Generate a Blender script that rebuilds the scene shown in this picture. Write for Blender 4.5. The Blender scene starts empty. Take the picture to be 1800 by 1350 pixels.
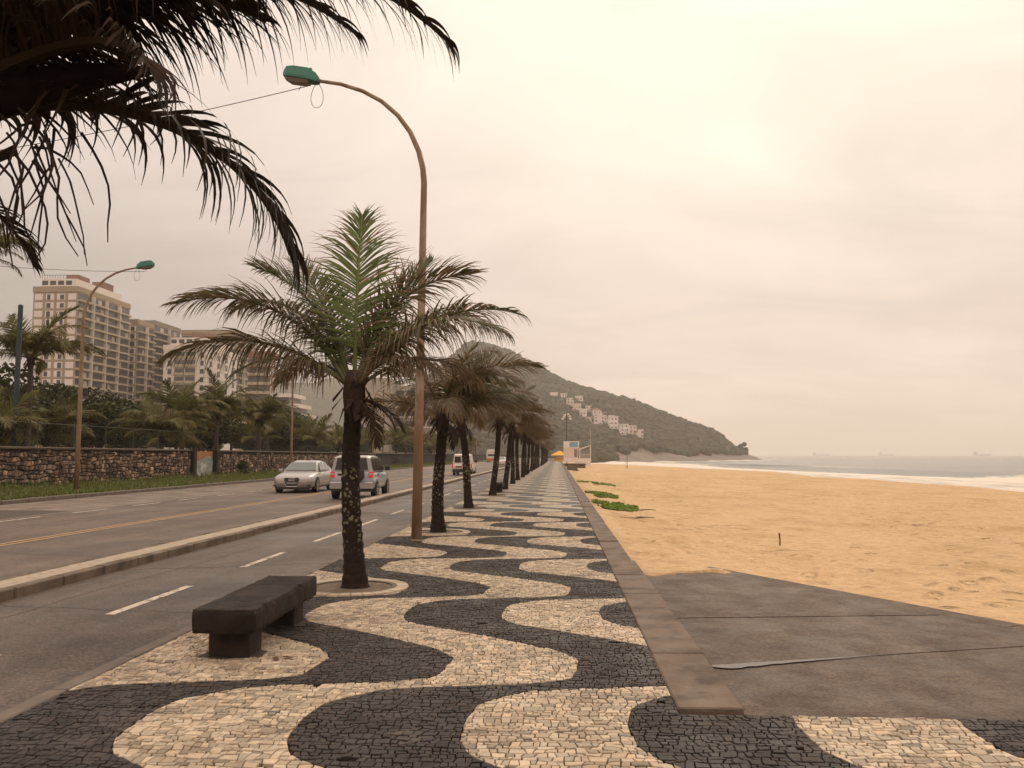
import bpy, math, random
import numpy as np
from mathutils import Vector, Matrix, Euler
S = bpy.context.scene
R = math.radians
# ------------------------------------------------------------------ camera
cd = bpy.data.cameras.new('camera'); cam = bpy.data.objects.new('camera', cd); S.collection.objects.link(cam)
S.camera = cam
cd.sensor_width = 36.0; cd.lens = 30.0; cd.clip_start = 0.05; cd.clip_end = 30000
cam.location = (0, 0, 1.65)
cam.rotation_euler = (R(90 + 4.7636), 0, R(3.0424))
# ------------------------------------------------------------------ world (overcast sky lit from ahead) and sun
SUN_AZ, SUN_EL = R(14), R(42)            # azimuth to the right of the road direction
sdir = Vector((math.sin(SUN_AZ) * math.cos(SUN_EL), math.cos(SUN_AZ) * math.cos(SUN_EL), math.sin(SUN_EL)))
W = bpy.data.worlds.new('World'); S.world = W; W.use_nodes = True
nt = W.node_tree; nt.nodes.clear()
def wn(t, **k):
    n = nt.nodes.new(t)
    for a, b in k.items(): setattr(n, a, b)
    return n
def wl(a, b): nt.links.new(a, b)
def wmath(op, a, b=None, c=None, clamp=False):
    n = wn('ShaderNodeMath', operation=op, use_clamp=clamp)
    for i, v in enumerate((a, b, c)):
        if v is None: continue
        if isinstance(v, (int, float)): n.inputs[i].default_value = v
        else: wl(v, n.inputs[i])
    return n.outputs[0]
def wdot(v, d):
    n = wn('ShaderNodeVectorMath', operation='DOT_PRODUCT'); wl(v, n.inputs[0]); n.inputs[1].default_value = d
    return n.outputs['Value']
def wmix(f, a, b):
    n = wn('ShaderNodeMix', data_type='RGBA')
    if isinstance(f, float): n.inputs[0].default_value = f
    else: wl(f, n.inputs[0])
    for i, v in ((6, a), (7, b)):
        if isinstance(v, tuple): n.inputs[i].default_value = (*v, 1)
        else: wl(v, n.inputs[i])
    return n.outputs[2]
tc = wn('ShaderNodeTexCoord')
nrm = wn('ShaderNodeVectorMath', operation='NORMALIZE'); wl(tc.outputs['Generated'], nrm.inputs[0])
D = nrm.outputs[0]
sep = wn('ShaderNodeSeparateXYZ'); wl(D, sep.inputs[0])
el = wmath('MAXIMUM', sep.outputs[2], 0.0)
sky = wn('ShaderNodeTexSky', sky_type='NISHITA', sun_disc=False)
sky.sun_elevation = SUN_EL; sky.sun_rotation = SUN_AZ
den = wmath('ADD', el, 0.22)
px = wmath('DIVIDE', sep.outputs[0], den); py = wmath('DIVIDE', sep.outputs[1], den)
cmb = wn('ShaderNodeCombineXYZ'); wl(px, cmb.inputs[0]); wl(py, cmb.inputs[1])
n1 = wn('ShaderNodeTexNoise'); wl(cmb.outputs[0], n1.inputs['Vector'])
n1.inputs['Scale'].default_value = 0.75; n1.inputs['Detail'].default_value = 5; n1.inputs['Roughness'].default_value = 0.5
n1.inputs['Distortion'].default_value = 0.6
n2_ = wn('ShaderNodeTexNoise'); mp_ = wn('ShaderNodeMapping'); mp_.inputs['Scale'].default_value = (1.0, 1.7, 1); mp_.inputs['Rotation'].default_value = (0, 0, R(20)); wl(cmb.outputs[0], mp_.inputs[0]); wl(mp_.outputs[0], n2_.inputs['Vector'])
n2_.inputs['Scale'].default_value = 1.1; n2_.inputs['Detail'].default_value = 7; n2_.inputs['Roughness'].default_value = 0.55; n2_.inputs['Distortion'].default_value = 0.9
cl = wmath('MULTIPLY_ADD', n1.outputs['Fac'], 0.62, wmath('MULTIPLY_ADD', n2_.outputs['Fac'], 0.48, 0.455))    # cloud thickness
over = wmath('MULTIPLY_ADD', wmath('POWER', el, 2.2), 0.95, wmath('MULTIPLY_ADD', el, 0.0, 0.885))                                # overcast: brighter towards the zenith
sd = wmath('MAXIMUM', wdot(D, sdir), 0.0)
glow = wmath('POWER', sd, 9.0)
dk = wmath('MULTIPLY_ADD', wdot(D, Vector((-0.80, 0.60, 0)).normalized()), 2.6, -1.45, clamp=True)   # heavier cloud bank inland
low = wmath('MULTIPLY_ADD', el, -2.4, 1.0, clamp=True)
dkf = wmath('MULTIPLY_ADD', wmath('MULTIPLY', dk, low), -0.66, 1.0)
lum = wmath('MULTIPLY', wmath('MULTIPLY', over, cl), dkf)
lum = wmath('MULTIPLY_ADD', glow, 0.16, lum)
tint = wmix(wmath('MULTIPLY', glow, 1.6, clamp=True), (1.0, 0.785, 0.668), (1.0, 0.90, 0.745))
tint = wmix(wmath('MULTIPLY', dk, 0.7), tint, (0.95, 0.85, 0.78))
lum10 = wmath('MULTIPLY', lum, 9.9)
sc_ = wn('ShaderNodeVectorMath', operation='SCALE'); wl(tint, sc_.inputs[0]); wl(lum10, sc_.inputs['Scale'])
skc = wmix(0.975, sky.outputs[0], sc_.outputs[0])
bg = wn('ShaderNodeBackground'); bg.inputs[1].default_value = 0.1; wl(skc, bg.inputs[0])
wo = wn('ShaderNodeOutputWorld'); wl(bg.outputs[0], wo.inputs[0])
sl = bpy.data.lights.new('sun', 'SUN'); sl.energy = 1.0; sl.angle = R(22); sl.color = (1.0, 0.86, 0.66)
so = bpy.data.objects.new('sun', sl); S.collection.objects.link(so)
so.rotation_euler = sdir.to_track_quat('Z', 'Y').to_euler()
S.view_settings.view_transform = 'Standard'; S.view_settings.look = 'None'
S.view_settings.exposure = 0.0; S.view_settings.gamma = 1.0
S.cycles.max_bounces = 5; S.cycles.diffuse_bounces = 2; S.cycles.transparent_max_bounces = 8; S.cycles.volume_bounces = 1; S.cycles.use_denoising = True; S.cycles.use_adaptive_sampling = True; S.cycles.adaptive_threshold = 0.02; S.cycles.sample_clamp_indirect = 3.0

# ------------------------------------------------------------------ helpers
COL = S.collection
def link(o): COL.objects.link(o); return o
def tag(o, label=None, cat=None, group=None, kind=None):
    if label: o['label'] = label
    if cat: o['category'] = cat
    if group: o['group'] = group
    if kind: o['kind'] = kind
    return o
def empty(name, loc=(0, 0, 0), rz=0.0):
    o = bpy.data.objects.new(name, None); link(o); o.location = loc; o.rotation_euler = (0, 0, rz); return o
def copy_tree(o, parent=None):
    c = o.copy(); link(c); c.parent = parent
    for k in ('label', 'category', 'group'):
        if parent is None and k in c: del c[k]
    for ch in o.children: copy_tree(ch, c)
    return c
def text_mesh(fc, m):
    tmp = bpy.data.objects.new('tmp_text', fc); link(tmp); dg = bpy.context.evaluated_depsgraph_get(); me = bpy.data.meshes.new_from_object(tmp.evaluated_get(dg))
    bpy.data.objects.remove(tmp); me.materials.clear(); me.materials.append(m); return link(bpy.data.objects.new('lettering', me))
class MB:
    """collects polygons; build() links them as one mesh object"""
    def __init__(s): s.v = []; s.f = []; s.m = []; s.c = []; s.usec = False
    def add(s, vs, fs, m=0, col=None):
        b = len(s.v); s.v.extend(vs)
        for f in fs: s.f.append(tuple(i + b for i in f)); s.m.append(m)
        if col is not None: s.usec = True
        if col is None: s.c.extend([(1, 1, 1, 1)] * len(vs))
        elif isinstance(col, list): s.c.extend(col)
        else: s.c.extend([col] * len(vs))
        return s
    def box(s, x0, x1, y0, y1, z0, z1, m=0, col=None):
        vs = [(x0,y0,z0),(x1,y0,z0),(x1,y1,z0),(x0,y1,z0),(x0,y0,z1),(x1,y0,z1),(x1,y1,z1),(x0,y1,z1)]
        return s.add(vs, [(3,2,1,0),(4,5,6,7),(0,1,5,4),(1,2,6,5),(2,3,7,6),(3,0,4,7)], m, col)
    def bbox(s, x0, x1, y0, y1, z0, z1, b, m=0):
        """box with chamfered vertical and top edges"""
        lo = [(x0+b,y0),(x1-b,y0),(x1,y0+b),(x1,y1-b),(x1-b,y1),(x0+b,y1),(x0,y1-b),(x0,y0+b)]
        k = b * 0.8
        li = [(min(max(x, x0+k), x1-k), min(max(y, y0+k), y1-k)) for x, y in lo]
        vs = [(x,y,z0) for x,y in lo] + [(x,y,z1-k) for x,y in lo] + [(x,y,z1) for x,y in li]
        fs = [tuple(range(7,-1,-1)), tuple(range(16,24))]
        for r in (0, 8):
            for i in range(8): j = (i+1) % 8; fs.append((r+i, r+j, r+8+j, r+8+i))
        return s.add(vs, fs, m)
    def quad(s, a, b, c, d, m=0, col=None): return s.add([a,b,c,d], [(0,1,2,3)], m, col)
    def loft(s, secs, m=0, cap=True, closed=True, col=None):
        n = len(secs[0]); vs = [p for q in secs for p in q]; fs = []
        for k in range(len(secs) - 1):
            for i in range(n if closed else n - 1):
                j = (i+1) % n; fs.append((k*n+i, k*n+j, (k+1)*n+j, (k+1)*n+i))
        if cap and closed:
            fs.append(tuple(range(n-1, -1, -1))); fs.append(tuple((len(secs)-1)*n + i for i in range(n)))
        return s.add(vs, fs, m, col)
    def tube(s, pts, rad, n=8, m=0, col=None):
        pts = [Vector(p) for p in pts]; secs = []; prev = None
        for i, p in enumerate(pts):
            t = (pts[min(i+1, len(pts)-1)] - pts[max(i-1, 0)]).normalized()
            if prev is None:
                a = Vector((0,0,1)) if abs(t.z) < 0.9 else Vector((1,0,0)); u = t.cross(a).normalized()
            else: u = (prev - t * prev.dot(t)).normalized()
            prev = u; w = t.cross(u); r = rad[i] if isinstance(rad, (list, tuple)) else rad
            secs.append([tuple(p + (u*math.cos(2*math.pi*k/n) + w*math.sin(2*math.pi*k/n))*r) for k in range(n)])
        return s.loft(secs, m, True, True, col)
    def cyl(s, p0, p1, r, n=16, m=0): return s.tube([p0, p1], r, n, m)
    def mesh(s, name, mats, smooth=False):
        me = bpy.data.meshes.new(name); me.from_pydata(s.v, [], s.f)
        for x in (mats if isinstance(mats, (list, tuple)) else [mats]): me.materials.append(x)
        if any(s.m): me.polygons.foreach_set('material_index', s.m)
        if smooth: me.polygons.foreach_set('use_smooth', [True] * len(s.f))
        if s.usec:
            a = me.color_attributes.new('Col', 'FLOAT_COLOR', 'POINT'); a.data.foreach_set('color', np.array(s.c, dtype=np.float32).ravel())
        me.update(); return me
    def build(s, name, mats, parent=None, smooth=False, loc=None, rz=0):
        o = bpy.data.objects.new(name, s.mesh(name, mats, smooth)); link(o); o.parent = parent
        if loc is not None: o.location = loc
        if rz: o.rotation_euler = (0, 0, rz)
        return o
def inst(name, me, parent=None, loc=(0,0,0), rot=(0,0,0), sc=1.0):
    o = bpy.data.objects.new(name, me); link(o); o.parent = parent; o.location = loc; o.rotation_euler = rot
    o.scale = (sc,)*3 if isinstance(sc, (int, float)) else sc
    return o
def mesh_np(name, v, f, mats, smooth=False, col=None):
    me = bpy.data.meshes.new(name)
    v = np.asarray(v, np.float32); f = np.asarray(f, np.int32); k = f.shape[1]
    me.vertices.add(len(v)); me.vertices.foreach_set('co', v.ravel())
    me.loops.add(f.size); me.loops.foreach_set('vertex_index', f.ravel())
    me.polygons.add(len(f)); me.polygons.foreach_set('loop_start', np.arange(0, f.size, k, dtype=np.int32))
    if smooth: me.polygons.foreach_set('use_smooth', np.ones(len(f), bool))
    for x in (mats if isinstance(mats, (list, tuple)) else [mats]): me.materials.append(x)
    me.update(calc_edges=True)
    if col is not None:
        a = me.color_attributes.new('Col', 'FLOAT_COLOR', 'POINT'); a.data.foreach_set('color', np.asarray(col, np.float32).ravel())
    return me
def grid_faces(nu, nv):
    a = np.arange(nu*nv).reshape(nu, nv)
    return np.stack([a[:-1,:-1], a[1:,:-1], a[1:,1:], a[:-1,1:]], -1).reshape(-1, 4)
_pt = np.random.RandomState(3).rand(256, 256)
def vnoise(x, y):
    """smooth value noise 0..1"""
    xi = np.floor(x).astype(int); yi = np.floor(y).astype(int); fx = x - xi; fy = y - yi
    fx = fx*fx*(3-2*fx); fy = fy*fy*(3-2*fy); g = lambda a, b: _pt[a % 256, b % 256]
    return (g(xi,yi)*(1-fx)+g(xi+1,yi)*fx)*(1-fy) + (g(xi,yi+1)*(1-fx)+g(xi+1,yi+1)*fx)*fy
def fbm(x, y, o=4):
    s = 0; a = 0.5; 
    for i in range(o): s = s + a*vnoise(x*2**i+17*i, y*2**i+5*i); a *= 0.5
    return s

# ------------------------------------------------------------------ materials
def rgba(c): return (c[0], c[1], c[2], 1)
def mat(name, c1, c2=None, scale=4.0, rough=0.75, rough2=None, bump=0.0, bscale=None, attr=False, metal=0.0, spec=0.5,
        world=False, stain=None, sscale=0.6, sthr=(0.5, 0.62), stretch=None, coat=0.0, detail=5.0, emit=None):
    m = bpy.data.materials.new(name); m.use_nodes = True; t = m.node_tree; N = t.nodes; L = t.links
    b = N['Principled BSDF']
    b.inputs['Roughness'].default_value = rough; b.inputs['Metallic'].default_value = metal
    b.inputs['Specular IOR Level'].default_value = spec; b.inputs['Coat Weight'].default_value = coat
    if world: g = N.new('ShaderNodeNewGeometry'); vec = g.outputs['Position']
    else: g = N.new('ShaderNodeTexCoord'); vec = g.outputs['Object']
    if stretch:
        mp = N.new('ShaderNodeMapping'); mp.inputs['Scale'].default_value = stretch; L.new(vec, mp.inputs[0]); vec = mp.outputs[0]
    def noise(sc, d=detail, r=0.55):
        n = N.new('ShaderNodeTexNoise'); n.inputs['Scale'].default_value = sc; n.inputs['Detail'].default_value = d
        n.inputs['Roughness'].default_value = r; L.new(vec, n.inputs['Vector']); return n.outputs['Fac']
    def ramp(f, a, c):
        r = N.new('ShaderNodeMapRange'); r.inputs[1].default_value = a; r.inputs[2].default_value = c; L.new(f, r.inputs[0]); return r.outputs[0]
    def mix(f, a, c, mode='MIX'):
        x = N.new('ShaderNodeMix'); x.data_type = 'RGBA'; x.blend_type = mode
        if isinstance(f, float): x.inputs[0].default_value = f
        else: L.new(f, x.inputs[0])
        for i, v in ((6, a), (7, c)):
            if isinstance(v, tuple): x.inputs[i].default_value = rgba(v)
            else: L.new(v, x.inputs[i])
        return x.outputs[2]
    col = None; nf = noise(scale)
    if c2 is not None: col = mix(ramp(nf, 0.3, 0.7), tuple(c1), tuple(c2))
    if stain is not None:
        sf = ramp(noise(sscale, 6, 0.6), *sthr); col = mix(sf, col if col is not None else tuple(c1), tuple(stain))
    if attr:
        a = N.new('ShaderNodeVertexColor'); a.layer_name = 'Col'
        col = mix(1.0, col if col is not None else tuple(c1), a.outputs[0], 'MULTIPLY')
    if col is not None: L.new(col, b.inputs['Base Color'])
    else: b.inputs['Base Color'].default_value = rgba(c1)
    if rough2 is not None:
        r = N.new('ShaderNodeMapRange'); r.inputs[1].default_value = 0.38; r.inputs[2].default_value = 0.62
        r.inputs[3].default_value = rough; r.inputs[4].default_value = rough2; L.new(noise(sscale*1.3, 4), r.inputs[0]); L.new(r.outputs[0], b.inputs['Roughness'])
    if bump:
        bn = N.new('ShaderNodeBump'); bn.inputs['Strength'].default_value = 1.0; bn.inputs['Distance'].default_value = bump
        L.new(noise(bscale or scale*4, 5, 0.6), bn.inputs['Height']); L.new(bn.outputs[0], b.inputs['Normal'])
    if emit: b.inputs['Emission Color'].default_value = rgba(emit[0]); b.inputs['Emission Strength'].default_value = emit[1]
    return m
def aggregate(m, amt=.5, scale=55, wear=1.0):
    # exposed stone grains and wheel-worn lengthwise streaks
    t = m.node_tree; N = t.nodes; L = t.links; b = N['Principled BSDF']; old = b.inputs['Base Color'].links[0].from_socket; g = N.new('ShaderNodeNewGeometry')
    v = N.new('ShaderNodeTexVoronoi'); v.inputs['Scale'].default_value = scale; L.new(g.outputs['Position'], v.inputs['Vector'])
    sp = N.new('ShaderNodeSeparateColor'); L.new(v.outputs['Color'], sp.inputs[0]); r = N.new('ShaderNodeMapRange'); r.inputs[3].default_value = 1-amt; r.inputs[4].default_value = 1+amt; L.new(sp.outputs[0], r.inputs[0])
    mp = N.new('ShaderNodeMapping'); mp.inputs['Scale'].default_value = (1.6,.06,1); L.new(g.outputs['Position'], mp.inputs[0]); n = N.new('ShaderNodeTexNoise'); n.inputs['Scale'].default_value = 1.0; n.inputs['Detail'].default_value = 6; L.new(mp.outputs[0], n.inputs['Vector'])
    r2 = N.new('ShaderNodeMapRange'); r2.inputs[1].default_value = .3; r2.inputs[2].default_value = .7; r2.inputs[3].default_value = 1-.26*wear; r2.inputs[4].default_value = 1+.22*wear; L.new(n.outputs[0], r2.inputs[0])
    k = N.new('ShaderNodeMath'); k.operation = 'MULTIPLY'; L.new(r.outputs[0], k.inputs[0]); L.new(r2.outputs[0], k.inputs[1])
    x = N.new('ShaderNodeVectorMath'); x.operation = 'SCALE'; L.new(old, x.inputs[0]); L.new(k.outputs[0], x.inputs['Scale']); L.new(x.outputs[0], b.inputs['Base Color'])
def leafmat(name, green, brown, trans=0.25, rough=0.42):
    """leaf colour runs from green to dry brown by the red channel of Col, brightness by its green channel"""
    m = bpy.data.materials.new(name); m.use_nodes = True; t = m.node_tree; N = t.nodes; L = t.links
    b = N['Principled BSDF']; b.inputs['Roughness'].default_value = rough; b.inputs['Specular IOR Level'].default_value = 0.55 if rough < .5 else 0.2
    a = N.new('ShaderNodeVertexColor'); a.layer_name = 'Col'; sp = N.new('ShaderNodeSeparateColor'); L.new(a.outputs[0], sp.inputs[0])
    x = N.new('ShaderNodeMix'); x.data_type = 'RGBA'; L.new(sp.outputs[0], x.inputs[0]); x.inputs[6].default_value = rgba(green); x.inputs[7].default_value = rgba(brown)
    v = N.new('ShaderNodeMix'); v.data_type = 'RGBA'; v.blend_type = 'MULTIPLY'; v.inputs[0].default_value = 1.0; L.new(x.outputs[2], v.inputs[6])
    cb = N.new('ShaderNodeCombineColor'); [L.new(sp.outputs[1], cb.inputs[i]) for i in range(3)]; L.new(cb.outputs[0], v.inputs[7])
    L.new(v.outputs[2], b.inputs['Base Color'])
    tr = N.new('ShaderNodeBsdfTranslucent'); L.new(v.outputs[2], tr.inputs[0])
    ms = N.new('ShaderNodeMixShader'); ms.inputs[0].default_value = trans; L.new(b.outputs[0], ms.inputs[1]); L.new(tr.outputs[0], ms.inputs[2])
    L.new(ms.outputs[0], N['Material Output'].inputs[0]); return m
M = {}
M['asphalt'] = mat('asphalt', (.092,.066,.050), (.128,.094,.072), 0.5, 0.5, 0.72, bump=.004, bscale=60, world=True, stain=(.074,.056,.043), sscale=.22, sthr=(.5,.62), spec=.3)
M['bike'] = mat('bike_lane_asphalt', (.080,.060,.048), (.112,.086,.069), 0.7, 0.45, 0.68, bump=.003, bscale=70, world=True, stain=(.062,.049,.040), sscale=.35, sthr=(.5,.6), spec=.3)
aggregate(M['asphalt']); aggregate(M['bike'])
M['paver'] = mat('paver_concrete', (.125,.098,.08), (.17,.135,.108), 1.2, 0.75, bump=.004, bscale=20, world=True, attr=True)
M['linewhite'] = mat('road_paint_white', (.60,.53,.43), (.46,.40,.32), 6, .7, world=True, stain=(.16,.13,.105), sscale=7, sthr=(.5,.62))
M['lineyellow'] = mat('road_paint_yellow', (.42,.25,.07), (.33,.20,.07), 6, .7, world=True, stain=(.15,.12,.09), sscale=5, sthr=(.52,.66))
M['concrete'] = mat('concrete', (.112,.081,.058), (.180,.136,.102), 2.4, .7, .88, bump=.010, bscale=32, world=True, spec=.3, detail=9, stain=(.075,.055,.042), sscale=2.2, sthr=(.5,.66))
M['ramp'] = mat('ramp_concrete', (.078,.055,.041), (.118,.086,.065), 7, .62, .8, bump=.008, bscale=38, world=True, spec=.25, detail=10, stain=(.066,.046,.035), sscale=1.6, sthr=(.48,.7))
aggregate(M['ramp'], .35)
M['kerb'] = mat('kerb_stone', (.16,.13,.105), (.10,.08,.066), 3, .8, bump=.006, bscale=25, world=True)
M['medtop'] = mat('median_stone', (.42,.35,.26), (.26,.21,.155), 9, .8, bump=.008, bscale=40, world=True)
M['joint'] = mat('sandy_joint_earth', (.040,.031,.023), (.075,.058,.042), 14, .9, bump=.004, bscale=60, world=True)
M['stonew'] = mat('white_limestone', (.50,.415,.30), (.40,.32,.225), 3.0, .62, .8, bump=.003, bscale=90, world=True, attr=True, stain=(.27,.21,.15), sscale=1.3, sthr=(.54,.72))
M['stoneb'] = mat('black_basalt', (.030,.024,.021), (.050,.040,.035), 3.0, .6, .8, bump=.003, bscale=90, world=True, attr=True, spec=.3, stain=(.075,.06,.05), sscale=1.6, sthr=(.56,.74))
M['sand'] = mat('beach_sand', (.60,.425,.242), (.52,.365,.203), .12, .95, bump=.20, bscale=3.2, world=True, stain=(.42,.28,.14), sscale=.45, sthr=(.5,.72), spec=.2, detail=9)
aggregate(M['sand'], .09, 7, .15)
M['trunk'] = None
M['bench'] = mat('dark_weathered_concrete', (.013,.009,.006), (.042,.031,.022), 5, .7, .85, spec=.25, bump=.008, bscale=30, stain=(.014,.010,.007), sscale=3, sthr=(.5,.68))
M['lamp'] = mat('rusty_painted_steel', (.25,.17,.105), (.17,.095,.05), 3.5, .6, bump=.003, bscale=20, stain=(.30,.23,.16), sscale=2.2, sthr=(.5,.6), stretch=(1,1,.35))
M['lampgreen'] = mat('green_enamel', (.012,.13,.085), (.02,.16,.10), 6, .4)
M['lens'] = mat('lamp_lens', (.14,.11,.09), (.20,.16,.12), 20, .25)
M['black'] = mat('black_rubber', (.012,.011,.010), rough=.75)
M['cable'] = mat('cable', (.03,.022,.02), rough=.7)
M['grass'] = leafmat('grass_blades', (.105,.150,.026), (.24,.20,.07), .25)
M['soil'] = mat('bare_soil', (.115,.082,.052), (.17,.125,.082), 6, .95, bump=.02, bscale=25, world=True)
M['turf'] = mat('turf_soil', (.060,.075,.020), (.085,.080,.034), 2.5, .95, bump=.03, bscale=20, world=True)
M['ground'] = mat('ground_earth', (.10,.085,.05), (.07,.075,.03), .1, .95, world=True)
def trunkmat():
    m = mat('palm_bark', (.012,.008,.0055), (.034,.023,.016), 9, .85, spec=.2, bump=.012, bscale=26, stretch=(1,1,1.6)); t = m.node_tree; N = t.nodes; L = t.links
    b = N['Principled BSDF']; old = b.inputs['Base Color'].links[0].from_socket
    g = N.new('ShaderNodeTexCoord'); v = N.new('ShaderNodeTexVoronoi'); v.inputs['Scale'].default_value = 17; wv_ = N.new('ShaderNodeTexNoise'); wv_.inputs['Scale'].default_value = 30; L.new(g.outputs['Object'], wv_.inputs['Vector']); wa_ = N.new('ShaderNodeVectorMath'); wa_.operation = 'MULTIPLY_ADD'; wa_.inputs[1].default_value = (.05,.05,.05); L.new(wv_.outputs['Color'], wa_.inputs[0]); L.new(g.outputs['Object'], wa_.inputs[2]); L.new(wa_.outputs[0], v.inputs['Vector'])
    n = N.new('ShaderNodeTexNoise'); n.inputs['Scale'].default_value = 4.2; n.inputs['Detail'].default_value = 3; L.new(g.outputs['Object'], n.inputs['Vector'])
    a = N.new('ShaderNodeMath'); a.operation = 'MULTIPLY_ADD'; a.inputs[1].default_value = 1.5; a.inputs[2].default_value = -0.53; L.new(n.outputs[0], a.inputs[0])
    c = N.new('ShaderNodeMath'); c.operation = 'SUBTRACT'; L.new(a.outputs[0], c.inputs[0]); L.new(v.outputs['Distance'], c.inputs[1])
    sp = N.new('ShaderNodeSeparateXYZ'); L.new(g.outputs['Object'], sp.inputs[0])
    # lichen grows on the middle of the trunk
    h = N.new('ShaderNodeMapRange'); h.interpolation_type = 'SMOOTHSTEP'; h.inputs[1].default_value = .35; h.inputs[2].default_value = .75; L.new(sp.outputs[2], h.inputs[0])
    h2 = N.new('ShaderNodeMapRange'); h2.interpolation_type = 'SMOOTHSTEP'; h2.inputs[1].default_value = 1.75; h2.inputs[2].default_value = 1.3; L.new(sp.outputs[2], h2.inputs[0])
    r = N.new('ShaderNodeMapRange'); r.inputs[1].default_value = -.07; r.inputs[2].default_value = -.03; L.new(c.outputs[0], r.inputs[0])
    k = N.new('ShaderNodeMath'); k.operation = 'MULTIPLY'; L.new(h.outputs[0], k.inputs[0]); L.new(h2.outputs[0], k.inputs[1])
    k2 = N.new('ShaderNodeMath'); k2.operation = 'MULTIPLY'; L.new(k.outputs[0], k2.inputs[0]); L.new(r.outputs[0], k2.inputs[1])
    x = N.new('ShaderNodeMix'); x.data_type = 'RGBA'; L.new(k2.outputs[0], x.inputs[0]); L.new(old, x.inputs[6]); x.inputs[7].default_value = (.17,.165,.10,1)
    L.new(x.outputs[2], b.inputs['Base Color']); return m
M['trunk'] = trunkmat()
M['bark'] = mat('grove_bark', (.045,.033,.024), (.085,.064,.046), 8, .85, bump=.01, bscale=25)
M['sheath'] = mat('palm_fibre', (.050,.023,.010), (.018,.009,.005), 14, .85, bump=.01, bscale=40, stretch=(1,1,.3))
M['leaf'] = leafmat('palm_leaf', (.058,.088,.016), (.19,.122,.078), .45)
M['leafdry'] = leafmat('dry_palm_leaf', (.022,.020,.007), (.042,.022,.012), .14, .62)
M['leafgreen'] = leafmat('grove_palm_leaf', (.085,.098,.026), (.19,.14,.058), .35, .62)
M['tree'] = leafmat('broad_leaf', (.040,.050,.014), (.075,.064,.026), .25, .55)
M['forest'] = leafmat('forest_canopy', (.024,.028,.009), (.050,.040,.018), .0, .8)
M['creeper'] = leafmat('creeper_leaf', (.13,.22,.018), (.20,.25,.04), .3, .6)

# ------------------------------------------------------------------ the setting: ground, promenade, roads
GX0, GX1 = -6000, 0.9
tag(MB().quad((GX0,-60,-.22),(GX1,-60,-.22),(GX1,2500,-.22),(GX0,2500,-.22)).build('ground', M['ground']), kind='structure')
# wave of the mosaic: one curve repeated every STEP metres across the promenade
_wy = np.array([0,.4,.76,1.11,1.21,1.29,1.45,2.06,2.38,2.82,3.3,3.51,3.78]); _wx = np.array([0,-.02,.03,.34,.82,1.4,1.7,1.76,1.57,1.07,.42,.12,0])
PER, STEP, WX0, WY0 = 3.78, 1.02, -2.61, 5.04
_t = np.linspace(0, PER, 400, endpoint=False); _w = np.interp(_t, _wy, _wx)
_k = np.exp(-0.5*(np.arange(-12,13)/4.5)**2); _k /= _k.sum(); _w = np.convolve(np.concatenate([_w[-12:], _w, _w[:12]]), _k, 'valid')
def wave(y): return WX0 + np.interp(np.mod(np.asarray(y, float) - WY0, PER), np.append(_t, PER), np.append(_w, _w[0]))
def bandpos(x, y): return (x - wave(y) + .030*(fbm(np.asarray(x)*5.0,np.asarray(y)*5.0,2)-.37)) / STEP          # <-1 white, -1..0 black, 0..1 white, 1..2 black ...
def is_white(k): return k < -1 or k % 2 == 0
SW0, SW1 = -3.45, 0.775
promenade = empty('promenade_pavement'); tag(promenade, kind='structure')
mb = MB()
mb.box(SW0, SW1, -8, 234, -.3, -.022, 0); mb.box(SW1+.001, 6.5, -8, 5.68, -.3, -.022, 0)
mb.build('bedding', M['joint'], promenade)
def cells(u0, u1, v0, v1, du, dv, rs, ju=.28, jv=.24):
    """irregular hand-laid courses: wavy bed joints, uneven widths, slanting cross joints, some stones split"""
    rows = [v0]
    while rows[-1] < v1: rows.append(rows[-1] + dv*rs.uniform(.78,1.25))
    ph = [(rs.uniform(0,6.28), rs.uniform(0,6.28), rs.uniform(3,7), rs.uniform(11,19)) for _ in rows]
    def bed(j, u): p = ph[j]; return rows[j] + dv*(.22*math.sin(u/du*.075*p[2]+p[0]) + .16*math.sin(u/du*.075*p[3]+p[1]))
    out = []
    for j in range(len(rows)-1):
        u = u0 - rs.random()*du; jit = lambda: rs.uniform(-ju,ju)*du
        lo, hi = u+jit()*.5, u+jit()*.5
        while u < u1:
            u += du*rs.choice((.62,.8,.95,1.05,1.25,1.55)); l2, h2 = u+jit()*.75, u+jit()*.75
            nj = lambda: rs.uniform(-jv,jv)*dv*.35
            q = [(lo,bed(j,lo)), ((lo+l2)/2,bed(j,(lo+l2)/2)+nj()), (l2,bed(j,l2)), (h2,bed(j+1,h2)), ((hi+h2)/2,bed(j+1,(hi+h2)/2)+nj()), (hi,bed(j+1,hi))]
            if u1-u0 < 9 and l2-lo > du*1.3 and rs.random() < .4: out += [[q[0],q[1],q[4],q[5]],[q[1],q[2],q[3],q[4]]]
            else: out.append(q)
            lo, hi = l2, h2
    return out
def clip(poly, f, keep):
    out = []
    for i in range(len(poly)):
        p, q = poly[i], poly[(i+1) % len(poly)]; a, b = f[i]*keep, f[(i+1) % len(poly)]*keep
        if a >= 0: out.append(p)
        if a*b < 0: t = a/(a-b); out.append((p[0]+(q[0]-p[0])*t, p[1]+(q[1]-p[1])*t))
    return out
def area(p): return 0.5*sum(p[i][0]*p[(i+1)%len(p)][1]-p[(i+1)%len(p)][0]*p[i][1] for i in range(len(p)))
def boxclip(p, x0, x1, y0, y1):
    for ax, val, sg in ((0,x0,1),(0,x1,-1),(1,y0,1),(1,y1,-1)):
        if len(p) < 3: return p
        p = clip(p, [(q[ax]-val)*sg for q in p], 1)
    return p
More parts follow.
